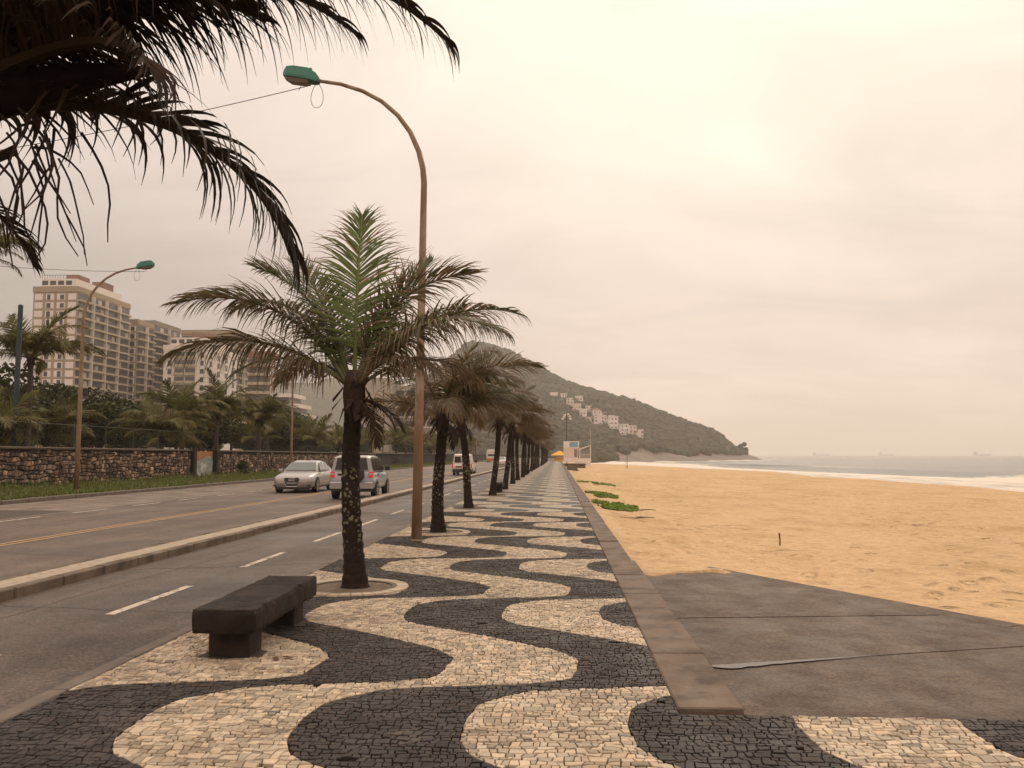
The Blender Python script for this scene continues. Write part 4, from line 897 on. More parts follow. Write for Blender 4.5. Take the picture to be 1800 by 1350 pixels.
XTRA = {0:', pale lichen low on its trunk',1:', its trunk leaning left',2:', its trunk leaning right',3:', its crown swept to the right'}
for i, (x,y,h,bx_) in enumerate(ROW):
    fr = []; n = 15 if i < 10 else 11
    fr += [(FU[i%2], 80+rp.uniform(-50,50), rp.uniform(-16,4), rp.uniform(.72,.9)), (FU[(i+1)%2], rp.uniform(0,70), rp.uniform(-24,-8), rp.uniform(.7,.85))]
    for k in range(n-7): fr.append((rp.choice(FA), (k*360/(n-7)+rp.uniform(-18,18)) if k % 2 else rp.uniform(-50,50), rp.uniform(-16,10), rp.uniform(.72,1.0)))
    for k in range(5): fr.append((rp.choice(FL), k*72+rp.uniform(-22,22), rp.uniform(-4,14), rp.uniform(.7,.95)))
    lab = (ORD[i]+' palm of the promenade row counted from the bench'+XTRA.get(i,'')) if i < 15 else 'wind-bent palm far along the promenade row, one of the crowded distant palms'
    palm('coconut_palm', lab, (x,y,0), h, (bx_,0), fr, .128 if i else .135, .105, 3+i, dead=3 if i < 8 else 1, sc=1.08 if i < 6 else 1.15)
# planting rings round the nearest palms
for i, (x,y) in enumerate([(-2.57,10.72),(-2.57,18.4),(-2.72,26.8),(-2.66,35.5)]):
    t = empty('planting_ring', (x,y,0)); tag(t, kind='structure'); n = 36; r0, r1 = .50, .70
    MB().add([(math.cos(a*2*math.pi/n)*r0,math.sin(a*2*math.pi/n)*r0,.004+.004*math.sin(a*1.7)) for a in range(n)], [tuple(range(n))]).build('soil', M['soil'], t)
    if i < 2:
        q = MB().loft([[(r0+.05,-.058,0),(r1,-.068,0),(r1,.068,0),(r0+.05,.058,0)],[(r0+.055,-.054,.018),(r1-.005,-.064,.018),(r1-.005,.064,.018),(r0+.055,.054,.018)]],0,True,True,(1,1,1,1)).mesh('ring_stone', M['stonew'])
        for k in range(30): inst('ring_stone', q, t, (0,0,rs.uniform(-.003,.003)), (0,0,2*math.pi*k/30))
    MB().loft([[(math.cos(a)*rr_,math.sin(a)*rr_,z) for a in [2*math.pi*k/n for k in range(n)]] for rr_, z in ((r0,.0),(r0,.016),(r0+.045,.016),(r0+.045,.0))],0,False).build('rim', M['kerb'], t)
# the near palm at the left edge of the picture
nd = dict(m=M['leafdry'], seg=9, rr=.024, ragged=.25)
n1 = frond('frond',1.62,25,100,84,.76,.031,41,1.6,.7,wind=(-1.0,0,0),**nd); n2 = frond('frond',2.4,48,98,104,.62,.022,42,4.5,.9,wind=(.25,0,0),**nd)
n3 = frond('frond',1.3,36,92,66,.55,.022,43,1.9,.9,**nd); n4 = frond('frond',1.6,56,98,76,.56,.022,44,2.0,.85,**nd); n5 = frond('frond',2.0,75,60,56,.60,.04,45,.8,.6,**nd)
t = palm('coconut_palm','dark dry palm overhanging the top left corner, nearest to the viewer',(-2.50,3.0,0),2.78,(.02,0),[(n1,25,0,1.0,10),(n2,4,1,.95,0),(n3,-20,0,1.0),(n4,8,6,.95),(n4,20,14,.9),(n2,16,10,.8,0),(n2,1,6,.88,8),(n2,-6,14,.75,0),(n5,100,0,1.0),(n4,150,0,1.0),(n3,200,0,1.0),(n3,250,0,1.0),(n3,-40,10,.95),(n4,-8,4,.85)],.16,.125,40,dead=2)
b = MB(); secs = []
for k in range(15):
    q = k/14; x = .05+1.02*q; z = 2.86+.20*math.sin(q*1.7)-.02*q; r = .085*math.sin(math.pi*min(1,.15+.85*q))**.8*(1-.25*q)+.004
    secs.append([(x, math.cos(a)*r*.9-.08*q, z+math.sin(a)*r) for a in [2*math.pi*j/8 for j in range(8)]])
b.loft(secs); b.build('flower_sheath', mat('dark_spathe', (.010,.006,.004), (.018,.010,.007), 9, .9, spec=.1), t, True)
b = MB(); rt_ = random.Random(9)
for k in range(26):
    x0 = .25+rt_.random()*.45; y0 = rt_.uniform(-.1,.15); p = Vector((x0,y0,2.86+rt_.uniform(-.1,.06))); pts = [p]; d = Vector((rt_.uniform(-.3,1.0),rt_.uniform(-.5,.5),rt_.uniform(-.9,.1)))
    for j in range(6): d = (d+Vector((rt_.uniform(-.5,.5),rt_.uniform(-.4,.4),-.35))).normalized(); p = p+d*.075; pts.append(p)
    b.tube(pts, [.006,.005,.005,.004,.004,.003,.002], 4)
b.build('flower_stalk', M['sheath'], t)
# grove beyond the wall
GU = [frond('frond',3.0,82,45,66,.92,.058,s_,.5,.12,M['leafgreen'],seg=3) for s_ in (51,52)]
GA = [frond('frond',3.2,56,92,66,.92,.058,s_,1.4,b_,M['leafgreen'],seg=3) for s_,b_ in ((53,.15),(54,.3),(55,.45))]
GL = [frond('frond',3.0,22,72,60,.85,.058,s_,2.2,b_,M['leafgreen'],seg=3) for s_,b_ in ((56,.35),(57,.6))]
def grove_palm(label, loc, h, sc, seed, nn=21, grp='palms in the grove beyond the stone wall'):
    r_ = random.Random(seed); fr = [(r_.choice(GU), r_.uniform(0,360), r_.uniform(-20,4), r_.uniform(.8,1)) for _ in range(3)]
    fr += [(r_.choice(GA), k*360/(nn-7)+r_.uniform(-15,15), r_.uniform(-14,12), r_.uniform(.85,1.05)) for k in range(nn-7)] + [(r_.choice(GL), k*90+r_.uniform(-25,25), r_.uniform(-6,12), r_.uniform(.8,1)) for k in range(4)]
    return palm('coconut_palm', label, loc, h, (r_.uniform(-.3,.3),r_.uniform(-.2,.2)), fr, .17, .12, seed, grp, 1.3, 'bark', True, sc, 1)
grove_palm('tall green palm beside the dark green post, in front of the tan tower',(-25.6,40,.1),6.1,1.12,61)
grove_palm('very tall palm at the left edge showing only its frond tips',(-32.4,45,.1),12.3,1.15,62)
grove_palm('low bushy palm directly above the stone wall, left of the painted gate',(-23.4,49.5,.1),2.5,1.1,63)
grove_palm('dark-trunked palm rising above the wall right of the painted gate',(-23.6,58,.1),4.4,1.1,64)
grove_palm('grove palm with a yellowish drooping heart, behind the thin lamp post',(-24.4,68,.1),4.2,1.1,65)
grove_palm('short palm low behind the wall at the far left under the tall palm',(-24.6,35.5,.0),2.1,1.0,66)
grove_palm('small palm between the tall left palm and the rusty lamp post',(-27,44,.0),2.4,1.05,67)
for i in range(44):
    r_ = random.Random(700+i); y = 56 + i*4.6 + r_.uniform(-3,3); x = -22.9 - r_.random()**1.6*16
    grove_palm('coconut palm in the crowded grove beyond the long stone wall', (x,y,0), r_.uniform(2.2,4.6)+ (0.8 if x < -32 else 0), r_.uniform(.95,1.2), 70+i, 13)
# broad-leaved trees behind the grove
TC = [crown_mesh('crown',9000,3.4,2.0,.13,s_,M['tree'],14,3.8) for s_ in (1,2,3)]; TT = [trunk_limbs(4.0,.22,s_,2.0) for s_ in (1,2,3)]
TL = [(-29,38,1.0,'dense dark tree behind the short palm at the far left'),(-36,52,1.25,'broad dark tree below the tan tower, left side'),(-41,62,1.35,'spreading flat-topped tree below the tan tower, right side'),(-33,60,1.1,'dark bushy tree left of the low palm above the wall')]
for x,y,s_,lab in TL:
    k = int(abs(x)) % 3; t = empty('broadleaf_tree', (x,y,0), x); tag(t, lab, 'tree', 'trees behind the grove'); inst('trunk', TT[k], t, sc=s_); inst('crown', TC[k], t, sc=(s_*1.15,s_*1.15,s_))
for i in range(34):
    r_ = random.Random(900+i); y = 66+i*6.5; x = -34-r_.random()*34; s_ = r_.uniform(.9,1.35)
    t = empty('broadleaf_tree', (x,y,-.1), r_.uniform(0,6)); tag(t, 'dark leafy tree in the dense belt behind the grove palms', 'tree', 'trees behind the grove'); k = i % 3; inst('trunk', TT[k], t, sc=s_); inst('crown', TC[k], t, sc=(s_*1.1,s_*1.1,s_))
for i in range(26):
    r_ = random.Random(1200+i); y = 30+i*3.4; x = -22.6-r_.random()*4; s_ = r_.uniform(.32,.55)
    o = inst('garden_shrub', TC[i%3], None, (x,y,-3.8*s_+1.0), (0,0,r_.uniform(0,6)), (s_*1.2,s_*1.2,s_)); tag(o, 'low dark shrub hidden in the planting just behind the stone wall', 'shrub', 'shrubs behind the wall')

# ------------------------------------------------------------------ street lamps and cables
ARM = [(0,7.1),(-.03,7.4),(-.12,7.75),(-.30,8.15),(-.56,8.5),(-.90,8.8),(-1.30,9.02),(-1.75,9.17),(-2.30,9.26)]
def lamp_meshes():
    b = MB(); b.tube([(0,0,-.05),(0,0,2.5),(0,0,5.0)]+[(x,0,z) for x,z in ARM], [.105,.088,.075,.062,.058,.054,.050,.047,.044,.041,.038,.035], 12)
    pole = b.mesh('pole', M['lamp'], True)
    b = MB(); secs = []
    for x, w, h0, h1 in ((-2.20,.07,-.05,.05),(-2.26,.12,-.06,.12),(-2.42,.155,-.05,.20),(-2.72,.16,-.03,.215),(-2.86,.14,-.02,.20),(-2.93,.09,.0,.12)):
        z = 9.26+.10*(-2.2-x); secs.append([(x,-w,z+h0),(x,w,z+h0),(x,w,z+h0+.05),(x,w*.72,z+h1),(x,-w*.72,z+h1),(x,-w,z+h0+.05)])
    b.loft(secs); b.box(-2.42,-2.36,-.03,.03,9.45,9.51); house = b.mesh('housing', M['lampgreen'])
    b = MB(); b.loft([[(x,-w,z),(x,w,z),(x,w*.8,z-d),(x,-w*.8,z-d)] for x,w,z,d in ((-2.40,.125,9.225,.04),(-2.55,.13,9.255,.075),(-2.78,.12,9.285,.075),(-2.90,.09,9.31,.03))]); lens = b.mesh('lens', M['lens'])
    b = MB(); b.tube([(-2.33,0,9.22)]+[(-2.24+.15*math.sin(a)*(.45+.55*math.sin(a/2)),.02,9.20-.26*(1-math.cos(a))) for a in [2*math.pi*k/16 for k in range(17)]], .006, 5); b.tube([(-2.56,.02,9.2),(-2.63,.02,9.05)],.006,4); loop = b.mesh('wire_loop', M['cable'])
    b = MB(); b.tube([(0,0,-.02),(0,0,.03)],[.125,.115],12); col_ = b.mesh('base_collar', M['lamp'])
    return pole, house, lens, loop, col_
LM = lamp_meshes()
def street_lamp(label, loc, rz=0):
    t = empty('street_lamp', loc, rz); tag(t, label, 'street lamp', 'tall curved street lamps')
    inst('pole', LM[0], t); o = inst('housing', LM[1], t); inst('lens', LM[2], o); inst('wire_loop', LM[3], t); inst('base_collar', LM[4], t); return t
t = street_lamp('tall rusty street lamp with green head standing on the mosaic promenade', (-2.74,16.63,0)); t.rotation_euler = (0,R(.7),0)
street_lamp('rusty curved street lamp at the grass verge in front of the tan tower', (-19.75,34.3,.22), math.pi)
street_lamp('second street lamp along the far verge, behind the silver sedan', (-19.7,62.5,.2), math.pi)
street_lamp('third street lamp along the far verge, beside the orange bin', (-19.7,90.6,.1), math.pi)
for i, w_ in enumerate(('fourth','fifth','sixth','seventh')): street_lamp(w_+' street lamp along the far verge, thin and distant beyond the white van', (-19.7,120+i*29,.08), math.pi)
def cable(label, a, b_, sag):
    a, b_ = Vector(a), Vector(b_); pts = [a.lerp(b_, k/24)-Vector((0,0,sag*4*(k/24)*(1-k/24))) for k in range(25)]
    o = MB().tube(pts, .009, 4).build('overhead_cable', M['cable']); tag(o, label, 'cable', 'overhead cables'); return o
cable('thin overhead cable running left from the green lamp head on the promenade', (-5.0,16.63,9.18), (-19.6,20,8.6), .25)
cable('thin overhead cable from the verge lamp head to the left edge', (-17.2,34.3,9.3), (-30,33,10.3), .3)

# ------------------------------------------------------------------ benches
def worn_box(name, x0, x1, y0, y1, z0, z1, r, seed, m, st=.03):
    r_ = np.random.RandomState(seed); b = MB()
    def lin(a, c): return list(np.linspace(a, c, max(2, int((c-a)/st))))
    X_, Y_, Z_ = lin(x0,x1), lin(y0,y1), lin(z0,z1); idx = {}; V = []
    def vid(i, j, k):
        q = (i,j,k)
        if q not in idx:
            p = np.array([X_[i],Y_[j],Z_[k]]); c = np.clip(p, [x0+r,y0+r,z0+r], [x1-r,y1-r,z1-r]); d = p-c; n = np.linalg.norm(d); edge = (abs(d) > 1e-6).sum() > 1
            if n > 1e-6: p = c + d/n*r
            if edge and n > 1e-6: p = p - d/n*max(0, r_.normal(0,.006) + (.018 if r_.rand() < .07 else 0))
            p = p + r_.normal(0,.0012,3); idx[q] = len(V); V.append(tuple(p))
        return idx[q]
    nx, ny, nz = len(X_)-1, len(Y_)-1, len(Z_)-1; F = []
    for i in range(nx):
        for j in range(ny): F += [(vid(i,j,nz),vid(i+1,j,nz),vid(i+1,j+1,nz),vid(i,j+1,nz)),(vid(i,j+1,0),vid(i+1,j+1,0),vid(i+1,j,0),vid(i,j,0))]
        for k in range(nz): F += [(vid(i,0,k),vid(i+1,0,k),vid(i+1,0,k+1),vid(i,0,k+1)),(vid(i,ny,k+1),vid(i+1,ny,k+1),vid(i+1,ny,k),vid(i,ny,k))]
    for j in range(ny):
        for k in range(nz): F += [(vid(nx,j,k),vid(nx,j+1,k),vid(nx,j+1,k+1),vid(nx,j,k+1)),(vid(0,j,k+1),vid(0,j+1,k+1),vid(0,j+1,k),vid(0,j,k))]
    b.add(V, F); return b.mesh(name, m)
BSEAT = worn_box('seat', -.26,.26,-.97,.97,.215,.415,.022,5,M['bench'])
def bench(label, loc):
    t = empty('concrete_bench', loc); tag(t, label, 'bench', 'concrete benches')
    inst('seat', BSEAT, t)
    for y0 in (-.66,.62): MB().bbox(-.17,.17,y0-.16,y0+.16,-.03,.216,.012).build('leg', M['bench'], t)
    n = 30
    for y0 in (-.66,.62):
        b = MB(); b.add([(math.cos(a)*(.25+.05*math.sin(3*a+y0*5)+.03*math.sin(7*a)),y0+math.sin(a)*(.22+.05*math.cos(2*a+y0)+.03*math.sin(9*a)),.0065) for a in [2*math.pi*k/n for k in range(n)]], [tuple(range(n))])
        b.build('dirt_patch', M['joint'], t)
    return t
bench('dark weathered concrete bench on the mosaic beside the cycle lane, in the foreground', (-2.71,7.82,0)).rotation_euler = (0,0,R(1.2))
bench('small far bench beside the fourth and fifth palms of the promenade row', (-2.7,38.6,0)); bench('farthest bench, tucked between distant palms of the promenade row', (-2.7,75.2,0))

# ------------------------------------------------------------------ vehicles
M['silver'] = mat('silver_paint', (.33,.31,.30), rough=.32, metal=.35, coat=.6); M['suvp'] = mat('blue_grey_paint', (.30,.325,.345), rough=.32, metal=.35, coat=.6)
M['vanw'] = mat('white_paint', (.66,.60,.53), rough=.4, coat=.4); M['trim'] = mat('dark_trim', (.025,.023,.022), rough=.5); M['glass'] = mat('car_glass', (.10,.12,.115), rough=.08, spec=.8); M['tint'] = mat('tinted_glass', (.028,.018,.018), rough=.1)
M['rim'] = mat('alloy_rim', (.42,.40,.38), rough=.35, metal=.6); M['red'] = mat('red_lamp', (.55,.02,.015), rough=.25, coat=.5, emit=((1,.03,.02),.25)); M['headl'] = mat('headlamp', (.42,.40,.37), rough=.12, spec=.8); M['chrome'] = mat('chrome', (.6,.57,.54), rough=.15, metal=1.0)
M['plate'] = mat('number_plate', (.20,.20,.18), rough=.5); M['orange'] = mat('bus_orange', (.55,.15,.035), rough=.5); M['platered'] = mat('red_plate', (.25,.02,.02), rough=.5)
def wheel(t, x, y, r, w):
    s_ = 1 if x > 0 else -1; b = MB(); secs = []
    for o, k in ((-w/2,.86),(-w/2,.97),(-w*.3,1),(w*.3,1),(w/2,.97),(w/2,.86)): secs.append([(o,math.cos(a)*r*k,math.sin(a)*r*k) for a in [2*math.pi*i/24 for i in range(24)]])
    b.loft(secs); o = b.build('wheel', M['black'], t, True, (x,y,r)); 
    b = MB(); xo = s_*(w/2+.004); b.loft([[(xo-s_*.03,math.cos(a)*r*k,math.sin(a)*r*k) for a in [2*math.pi*i/20 for i in range(20)]] for k in (.66,.60)],0,False)
    b.loft([[(xo,math.cos(a)*r*k,math.sin(a)*r*k) for a in [2*math.pi*i/20 for i in range(20)]] for k in (.68,.58)],0,False)
    for i in range(5):
        a = 2*math.pi*i/5+.3; c, s2 = math.cos(a), math.sin(a); q = r*.055
        b.add([(xo,-s2*q*1.6,c*q*1.6),(xo,s2*q*1.6,-c*q*1.6),(xo,c*r*.62+s2*q,s2*r*.62-c*q),(xo,c*r*.62-s2*q,s2*r*.62+c*q)], [(0,1,2,3)])
    b.build('rim', M['rim'], o)
def sect(y, w, z0, z1, z2, zt): 
    h = [(.82*w,z0),(w*.985,z0+.10),(w,z1),(.975*w,z2),(.82*w,zt),(.4*w,zt+.012)]
    return [(x,y,z) for x,z in h] + [(-x,y,z) for x,z in h[::-1]]
def arch(t, w, y, r):
    for s_ in (-1,1):
        b = MB(); n = 18; R1 = r*1.19; pts = [(math.cos(a)*R1,max(math.sin(a)*R1+r,.16)) for a in [2*math.pi*i/n for i in range(n)]]
        b.loft([[(s_*(w-.12),y+p,z) for p,z in pts],[(s_*(w+.004),y+p,z) for p,z in pts]]); b.build('wheel_arch', M['trim'], t)
def glassq(t, name, a, b_, c, d, m): 
    n = (Vector(b_)-Vector(a)).cross(Vector(d)-Vector(a)).normalized()*.012; q = [tuple(Vector(p)+n) for p in (a,b_,c,d)]; q2 = [tuple(Vector(p)-n*2) for p in (a,b_,c,d)]
    MB().add(q+q2, [(0,1,2,3),(7,6,5,4),(0,4,5,1),(1,5,6,2),(2,6,7,3),(3,7,4,0)]).build(name, m, t)
def sedan(label, loc, rz, paint, detail=True):
    t = empty('sedan_car', loc, rz); tag(t, label, 'car')
    b = MB(); b.loft([sect(*q) for q in ((2.46,.66,.30,.46,.58,.63),(2.38,.80,.23,.50,.64,.70),(2.1,.90,.20,.56,.72,.79),(1.5,.92,.20,.60,.80,.88),(.95,.93,.20,.64,.86,.945),(0,.93,.20,.66,.90,.965),(-1.2,.93,.20,.66,.93,.99),(-1.9,.92,.22,.66,.94,1.0),(-2.3,.87,.27,.64,.90,.96),(-2.45,.74,.34,.6,.84,.88))]); b.build('body', paint, t, True)
    cab = [(1.02,.80,.93,.76,.945),(.30,.84,.95,.63,1.36),(-.25,.86,.96,.64,1.45),(-.95,.86,.97,.62,1.42),(-1.88,.80,.98,.66,1.0)]
    MB().loft([[(wb,y,zb),(wt*1.02,y,zt-.05 if zt > 1.2 else zt-.004),(wt*.8,y,zt),(-wt*.8,y,zt),(-wt*1.02,y,zt-.05 if zt > 1.2 else zt-.004),(-wb,y,zb)] for y,wb,zb,wt,zt in cab]).build('roof', paint, t)
    glassq(t,'windscreen',(-.72,.96,.985),(.72,.96,.985),(.56,.33,1.345),(-.56,.33,1.345),M['glass']); glassq(t,'rear_window',(.66,-1.78,1.045),(-.66,-1.78,1.045),(-.54,-1.02,1.385),(.54,-1.02,1.385),M['glass'])
    for s_ in (-1,1):
        for nm, (ya,yb,yc,yd) in (('front_window',(.72,-.22,-.22,.24)),('rear_side_window',(-.30,-1.15,-1.0,-.30))):
            P = [(s_*.856,ya,.99),(s_*.868,yb,1.0),(s_*.662,yc,1.37),(s_*.655,yd,1.33)]; P = P if s_ < 0 else P[::-1]
            glassq(t,nm,*P,M['glass'])
        MB().bbox(s_*1.02-.10,s_*1.02+.10,.60,.74,.93,1.06,.03).build('mirror', paint, t); MB().box(s_*.93-.02,s_*.945+.005,.15,.35,.80,.83).build('door_handle', paint, t)
        MB().loft([[(s_*.42,2.40,.52),(s_*.80,2.22,.55),(s_*.84,2.15,.68),(s_*.44,2.34,.66)],[(s_*.42,2.445,.52),(s_*.80,2.315,.55),(s_*.83,2.22,.68),(s_*.44,2.38,.675)]]).build('headlight', M['headl'], t)
        MB().box(s_*.68-.17,s_*.68+.17,2.30,2.415,.29,.37).build('fog_grille', M['trim'], t); MB().box(s_*.70-.14,s_*.70+.14,-2.46,-2.3,.66,.80).build('tail_light', M['red'], t)
        for yy in (1.48,-1.42): wheel(t, s_*.83, yy, .33, .23)
    arch(t,.93,1.48,.33); arch(t,.93,-1.42,.33)
    MB().box(-.75,.75,2.1,2.40,.17,.26).build('air_dam', M['trim'], t)
    g = MB().loft([[(-.24,2.45,.30),(.24,2.45,.30),(.33,2.45,.62),(.31,2.45,.685),(-.31,2.45,.685),(-.33,2.45,.62)],[(-.24,2.485,.30),(.24,2.485,.30),(.33,2.485,.62),(.31,2.475,.685),(-.31,2.475,.685),(-.33,2.485,.62)]]).build('grille', M['trim'], t)
    fr_ = [(-.25,.295),(.25,.295),(.345,.62),(.32,.70),(-.32,.70),(-.345,.62),(-.25,.295)]; MB().tube([(x,2.485,z) for x,z in fr_], .012, 6).build('grille_frame', M['chrome'], g)
    MB().box(-.23,.23,2.486,2.50,.40,.50).build('number_plate', M['plate'], g)
    for k in range(4): MB().tube([(-.105+.07*k+.045*math.cos(a),2.492,.60+.045*math.sin(a)) for a in [2*math.pi*i/14 for i in range(15)]], .007, 5).build('emblem_ring', M['chrome'], g)
    return t
sedan('silver sedan with four-ring grille emblem driving towards the viewer', (-12.0,40.4,-.05), math.pi+R(2), M['silver'])
for lab, x, y, p in (('tiny white car far down the road behind the palm trunks',-8.4,128,M['vanw']),('tiny silver car farthest down the road between palm trunks',-8.7,168,M['silver'])): sedan(lab,(x,y,-.05),0,p)
def suv(label, loc, rz):
    t = empty('sport_utility_car', loc, rz); tag(t, label, 'car'); p = M['suvp']
    MB().loft([sect(*q) for q in ((2.05,.74,.42,.62,.82,.90),(1.95,.82,.36,.64,.88,.97),(1.3,.84,.34,.66,.94,1.04),(.75,.85,.34,.70,.98,1.08),(-.5,.85,.34,.70,1.0,1.08),(-1.75,.85,.36,.70,1.0,1.08),(-1.95,.83,.40,.70,1.0,1.08),(-2.0,.80,.44,.70,1.0,1.07))]).build('body', p, t, True)
    cab = [(.85,.80,1.05,.74,1.07),(.15,.82,1.06,.66,1.60),(-.3,.82,1.06,.68,1.68),(-1.6,.82,1.06,.68,1.69),(-1.92,.81,1.06,.66,1.62),(-1.99,.80,1.04,.72,1.12)]
    MB().loft([[(wb,y,zb),(wt*1.02,y,zt-.05),(wt*.85,y,zt),(-wt*.85,y,zt),(-wt*1.02,y,zt-.05),(-wb,y,zb)] for y,wb,zb,wt,zt in cab]).build('roof', M['silver'], t)
    glassq(t,'rear_window',(-.64,-1.995,1.14),(-.56,-1.935,1.58),(.56,-1.935,1.58),(.64,-1.995,1.14),M['tint']); glassq(t,'windscreen',(-.70,.80,1.12),(.70,.80,1.12),(.60,.20,1.57),(-.60,.20,1.57),M['glass'])
    for s_ in (-1,1):
        for ya,yb,yc,yd in ((.55,-.18,-.18,.12),(-.26,-.98,-.98,-.26),(-1.06,-1.78,-1.72,-1.06)):
            P = [(s_*.828,ya,1.10),(s_*.828,yb,1.10),(s_*.715,yc,1.58),(s_*.705,yd,1.56)]; P = P if s_ < 0 else P[::-1]; glassq(t,'side_window',*P,M['tint'])
        MB().box(s_*.74-.075,s_*.74+.085,-2.025,-1.9,.84,1.06).build('tail_light', M['red'], t); MB().box(s_*.74-.075,s_*.74+.085,-2.03,-1.9,.95,1.01).build('indicator', M['headl'], t)
        MB().tube([(s_*.60,.0,1.66),(s_*.60,-.1,1.735),(s_*.60,-1.5,1.745),(s_*.60,-1.6,1.68)], .018, 6).build('roof_rail', M['trim'], t); MB().bbox(s_*.98-.10,s_*.98+.10,.42,.56,1.08,1.26,.03).build('mirror', M['trim'], t)
        for yy in (1.28,-1.20): wheel(t, s_*.77, yy, .345, .22)
        for yy in (-.05,-.95): MB().box(s_*.853-.008,s_*.853+.012,yy-.09,yy+.09,.90,.94).build('door_handle', M['trim'], t)
    arch(t,.85,1.28,.345); arch(t,.85,-1.20,.345)
    MB().bbox(-.84,.84,-2.12,-1.94,.42,.68,.05).build('rear_bumper', M['silver'], t); MB().box(-.78,.78,-2.0,-1.9,.30,.415).build('under_tray', M['trim'], t); MB().box(-.54,-.24,-2.02,-1.98,.93,1.0).build('plate_recess', M['trim'], t)
    b = MB(); b.loft([[(.18+math.cos(a)*r,y,.96+math.sin(a)*r) for a in [2*math.pi*i/22 for i in range(22)]] for r,y in ((.31,-1.99),(.335,-2.03),(.335,-2.15),(.29,-2.19))]); b.build('spare_wheel', M['trim'], t, True)
    return t
suv('blue-grey sport utility car with a rear spare wheel, seen from behind past the palm trunk', (-7.98,34.6,-.05), R(2))
def van(label, loc):
    t = empty('delivery_van', loc); tag(t, label, 'van'); p = M['vanw']
    MB().loft([sect(*q) for q in ((2.0,.72,.30,.5,.74,.82),(1.8,.80,.24,.55,.84,.92),(1.1,.83,.22,.6,.95,1.04),(-1.8,.83,.24,.6,.95,1.04),(-1.98,.80,.28,.6,.95,1.04))]).build('body', p, t, True)
    MB().loft([[(wb,y,1.02),(wt,y,zt-.10),(wt*.85,y,zt),(-wt*.85,y,zt),(-wt,y,zt-.10),(-wb,y,1.02)] for y,wb,wt,zt in ((1.2,.76,.72,1.06),(.45,.80,.66,1.72),(-.3,.81,.70,1.80),(-1.75,.81,.70,1.80),(-1.97,.80,.68,1.70))]).build('roof', p, t)
    for s_ in (-1,1):
        glassq(t,'rear_door_window',*([(s_*.36-.27,-1.985,1.08),(s_*.36-.25,-1.985,1.58),(s_*.36+.25,-1.985,1.58),(s_*.36+.27,-1.985,1.08)]),M['tint'])
        P = [(s_*.805,.75,1.08),(s_*.812,-.1,1.08),(s_*.725,-.1,1.58),(s_*.70,.45,1.58)]; glassq(t,'side_window',*(P if s_ < 0 else P[::-1]),M['tint'])
        MB().box(s_*.80-.05,s_*.80+.03,-2.0,-1.85,.62,.98).build('tail_light', M['red'], t); MB().bbox(s_*.95-.1,s_*.95+.1,.6,.72,1.05,1.25,.03).build('mirror', M['trim'], t)
        for yy in (1.25,-1.25): wheel(t, s_*.74, yy, .31, .2)
    arch(t,.83,1.25,.31); arch(t,.83,-1.25,.31)
    MB().bbox(-.82,.82,-2.10,-1.95,.28,.54,.05).build('rear_bumper', M['trim'], t); MB().box(-.56,-.02,-2.0,-1.975,.66,.78).build('number_plate', M['platered'], t); MB().box(-.006,.006,-1.992,-1.97,.55,1.7).build('door_seam', M['trim'], t)
    return t
van('small white delivery van with twin rear doors, driving away beyond the second palm', (-8.05,74,-.05))
t = empty('bus', (-15.6,207,-.1)); tag(t, 'white bus with an orange lower band far down the road', 'bus')
MB().loft([[(1.2*k,y,.35),(1.25*k,y,1.0),(1.22*k,y,2.5),(1.0*k,y,3.05*z),(-1.0*k,y,3.05*z),(-1.22*k,y,2.5),(-1.25*k,y,1.0),(-1.2*k,y,.35)] for y,k,z in ((-4.6,.96,.97),(-4.4,1,1),(4.4,1,1),(4.6,.96,.97))]).build('body', M['vanw'], t)
MB().box(-1.22,1.22,-4.66,-4.3,.36,.98).build('lower_band', M['orange'], t); MB().box(-1.262,1.262,-4.29,4.3,.37,.97).build('side_band', M['orange'], t); MB().box(-.85,.85,-4.64,-4.58,1.55,1.95).build('rear_window', M['tint'], t)
for s_ in (-1,1):
    for yy in (2.8,-2.8): wheel(t, s_*1.10, yy, .48, .28)

# ------------------------------------------------------------------ far end of the promenade: kiosk, lifeguard post, floodlight, steps
M['yellow'] = mat('yellow_canvas', (.72,.42,.02), (.64,.36,.02), 2, .7); M['blue'] = mat('poster_blue', (.10,.33,.46), (.25,.42,.48), .7, .6); M['redtext'] = mat('red_lettering', (.5,.03,.02), rough=.6)
t = empty('beach_kiosk', (.55,236,-.1)); tag(t, 'yellow kiosk with a pyramid roof and red lettering at the end of the promenade', 'kiosk')
MB().loft([[(-2.4,-2.4,1.55),(2.4,-2.4,1.55),(2.4,2.4,1.55),(-2.4,2.4,1.55)],[(-2.4,-2.4,1.75),(2.4,-2.4,1.75),(2.4,2.4,1.75),(-2.4,2.4,1.75)],[(-.15,-.15,2.95),(.15,-.15,2.95),(.15,.15,2.95),(-.15,.15,2.95)]]).build('roof', M['yellow'], t)
MB().box(-1.6,1.6,-1.6,1.6,0,.8).build('counter', M['yellow'], t); MB().box(-1.3,1.3,-1.3,1.3,.8,1.55).build('cabin', M['greyc'], t); MB().box(-1.1,1.1,-1.36,-1.29,.95,1.4).build('price_board', M['panelw'], t)
for sx in (-1.55,1.55): MB().box(sx-.06,sx+.06,-1.66,-1.54,.8,1.55).build('post', M['yellow'], t)
fc = bpy.data.curves.new('lettering','FONT'); fc.body = 'SKOL'; fc.size = .62; fc.extrude = .02; fc.align_x = 'CENTER'; o = text_mesh(fc, M['redtext']); o.parent = t; o.location = (0,-1.93,1.98); o.rotation_euler = (R(28),0,0)
tb = MB(); tb.tube([(0,0,.70),(0,0,.74)],.42,14); tp = tb.mesh('table_top', M['yellow']); tl = MB().tube([(0,0,0),(0,0,.7)],.04,6).mesh('leg', M['yellow'])
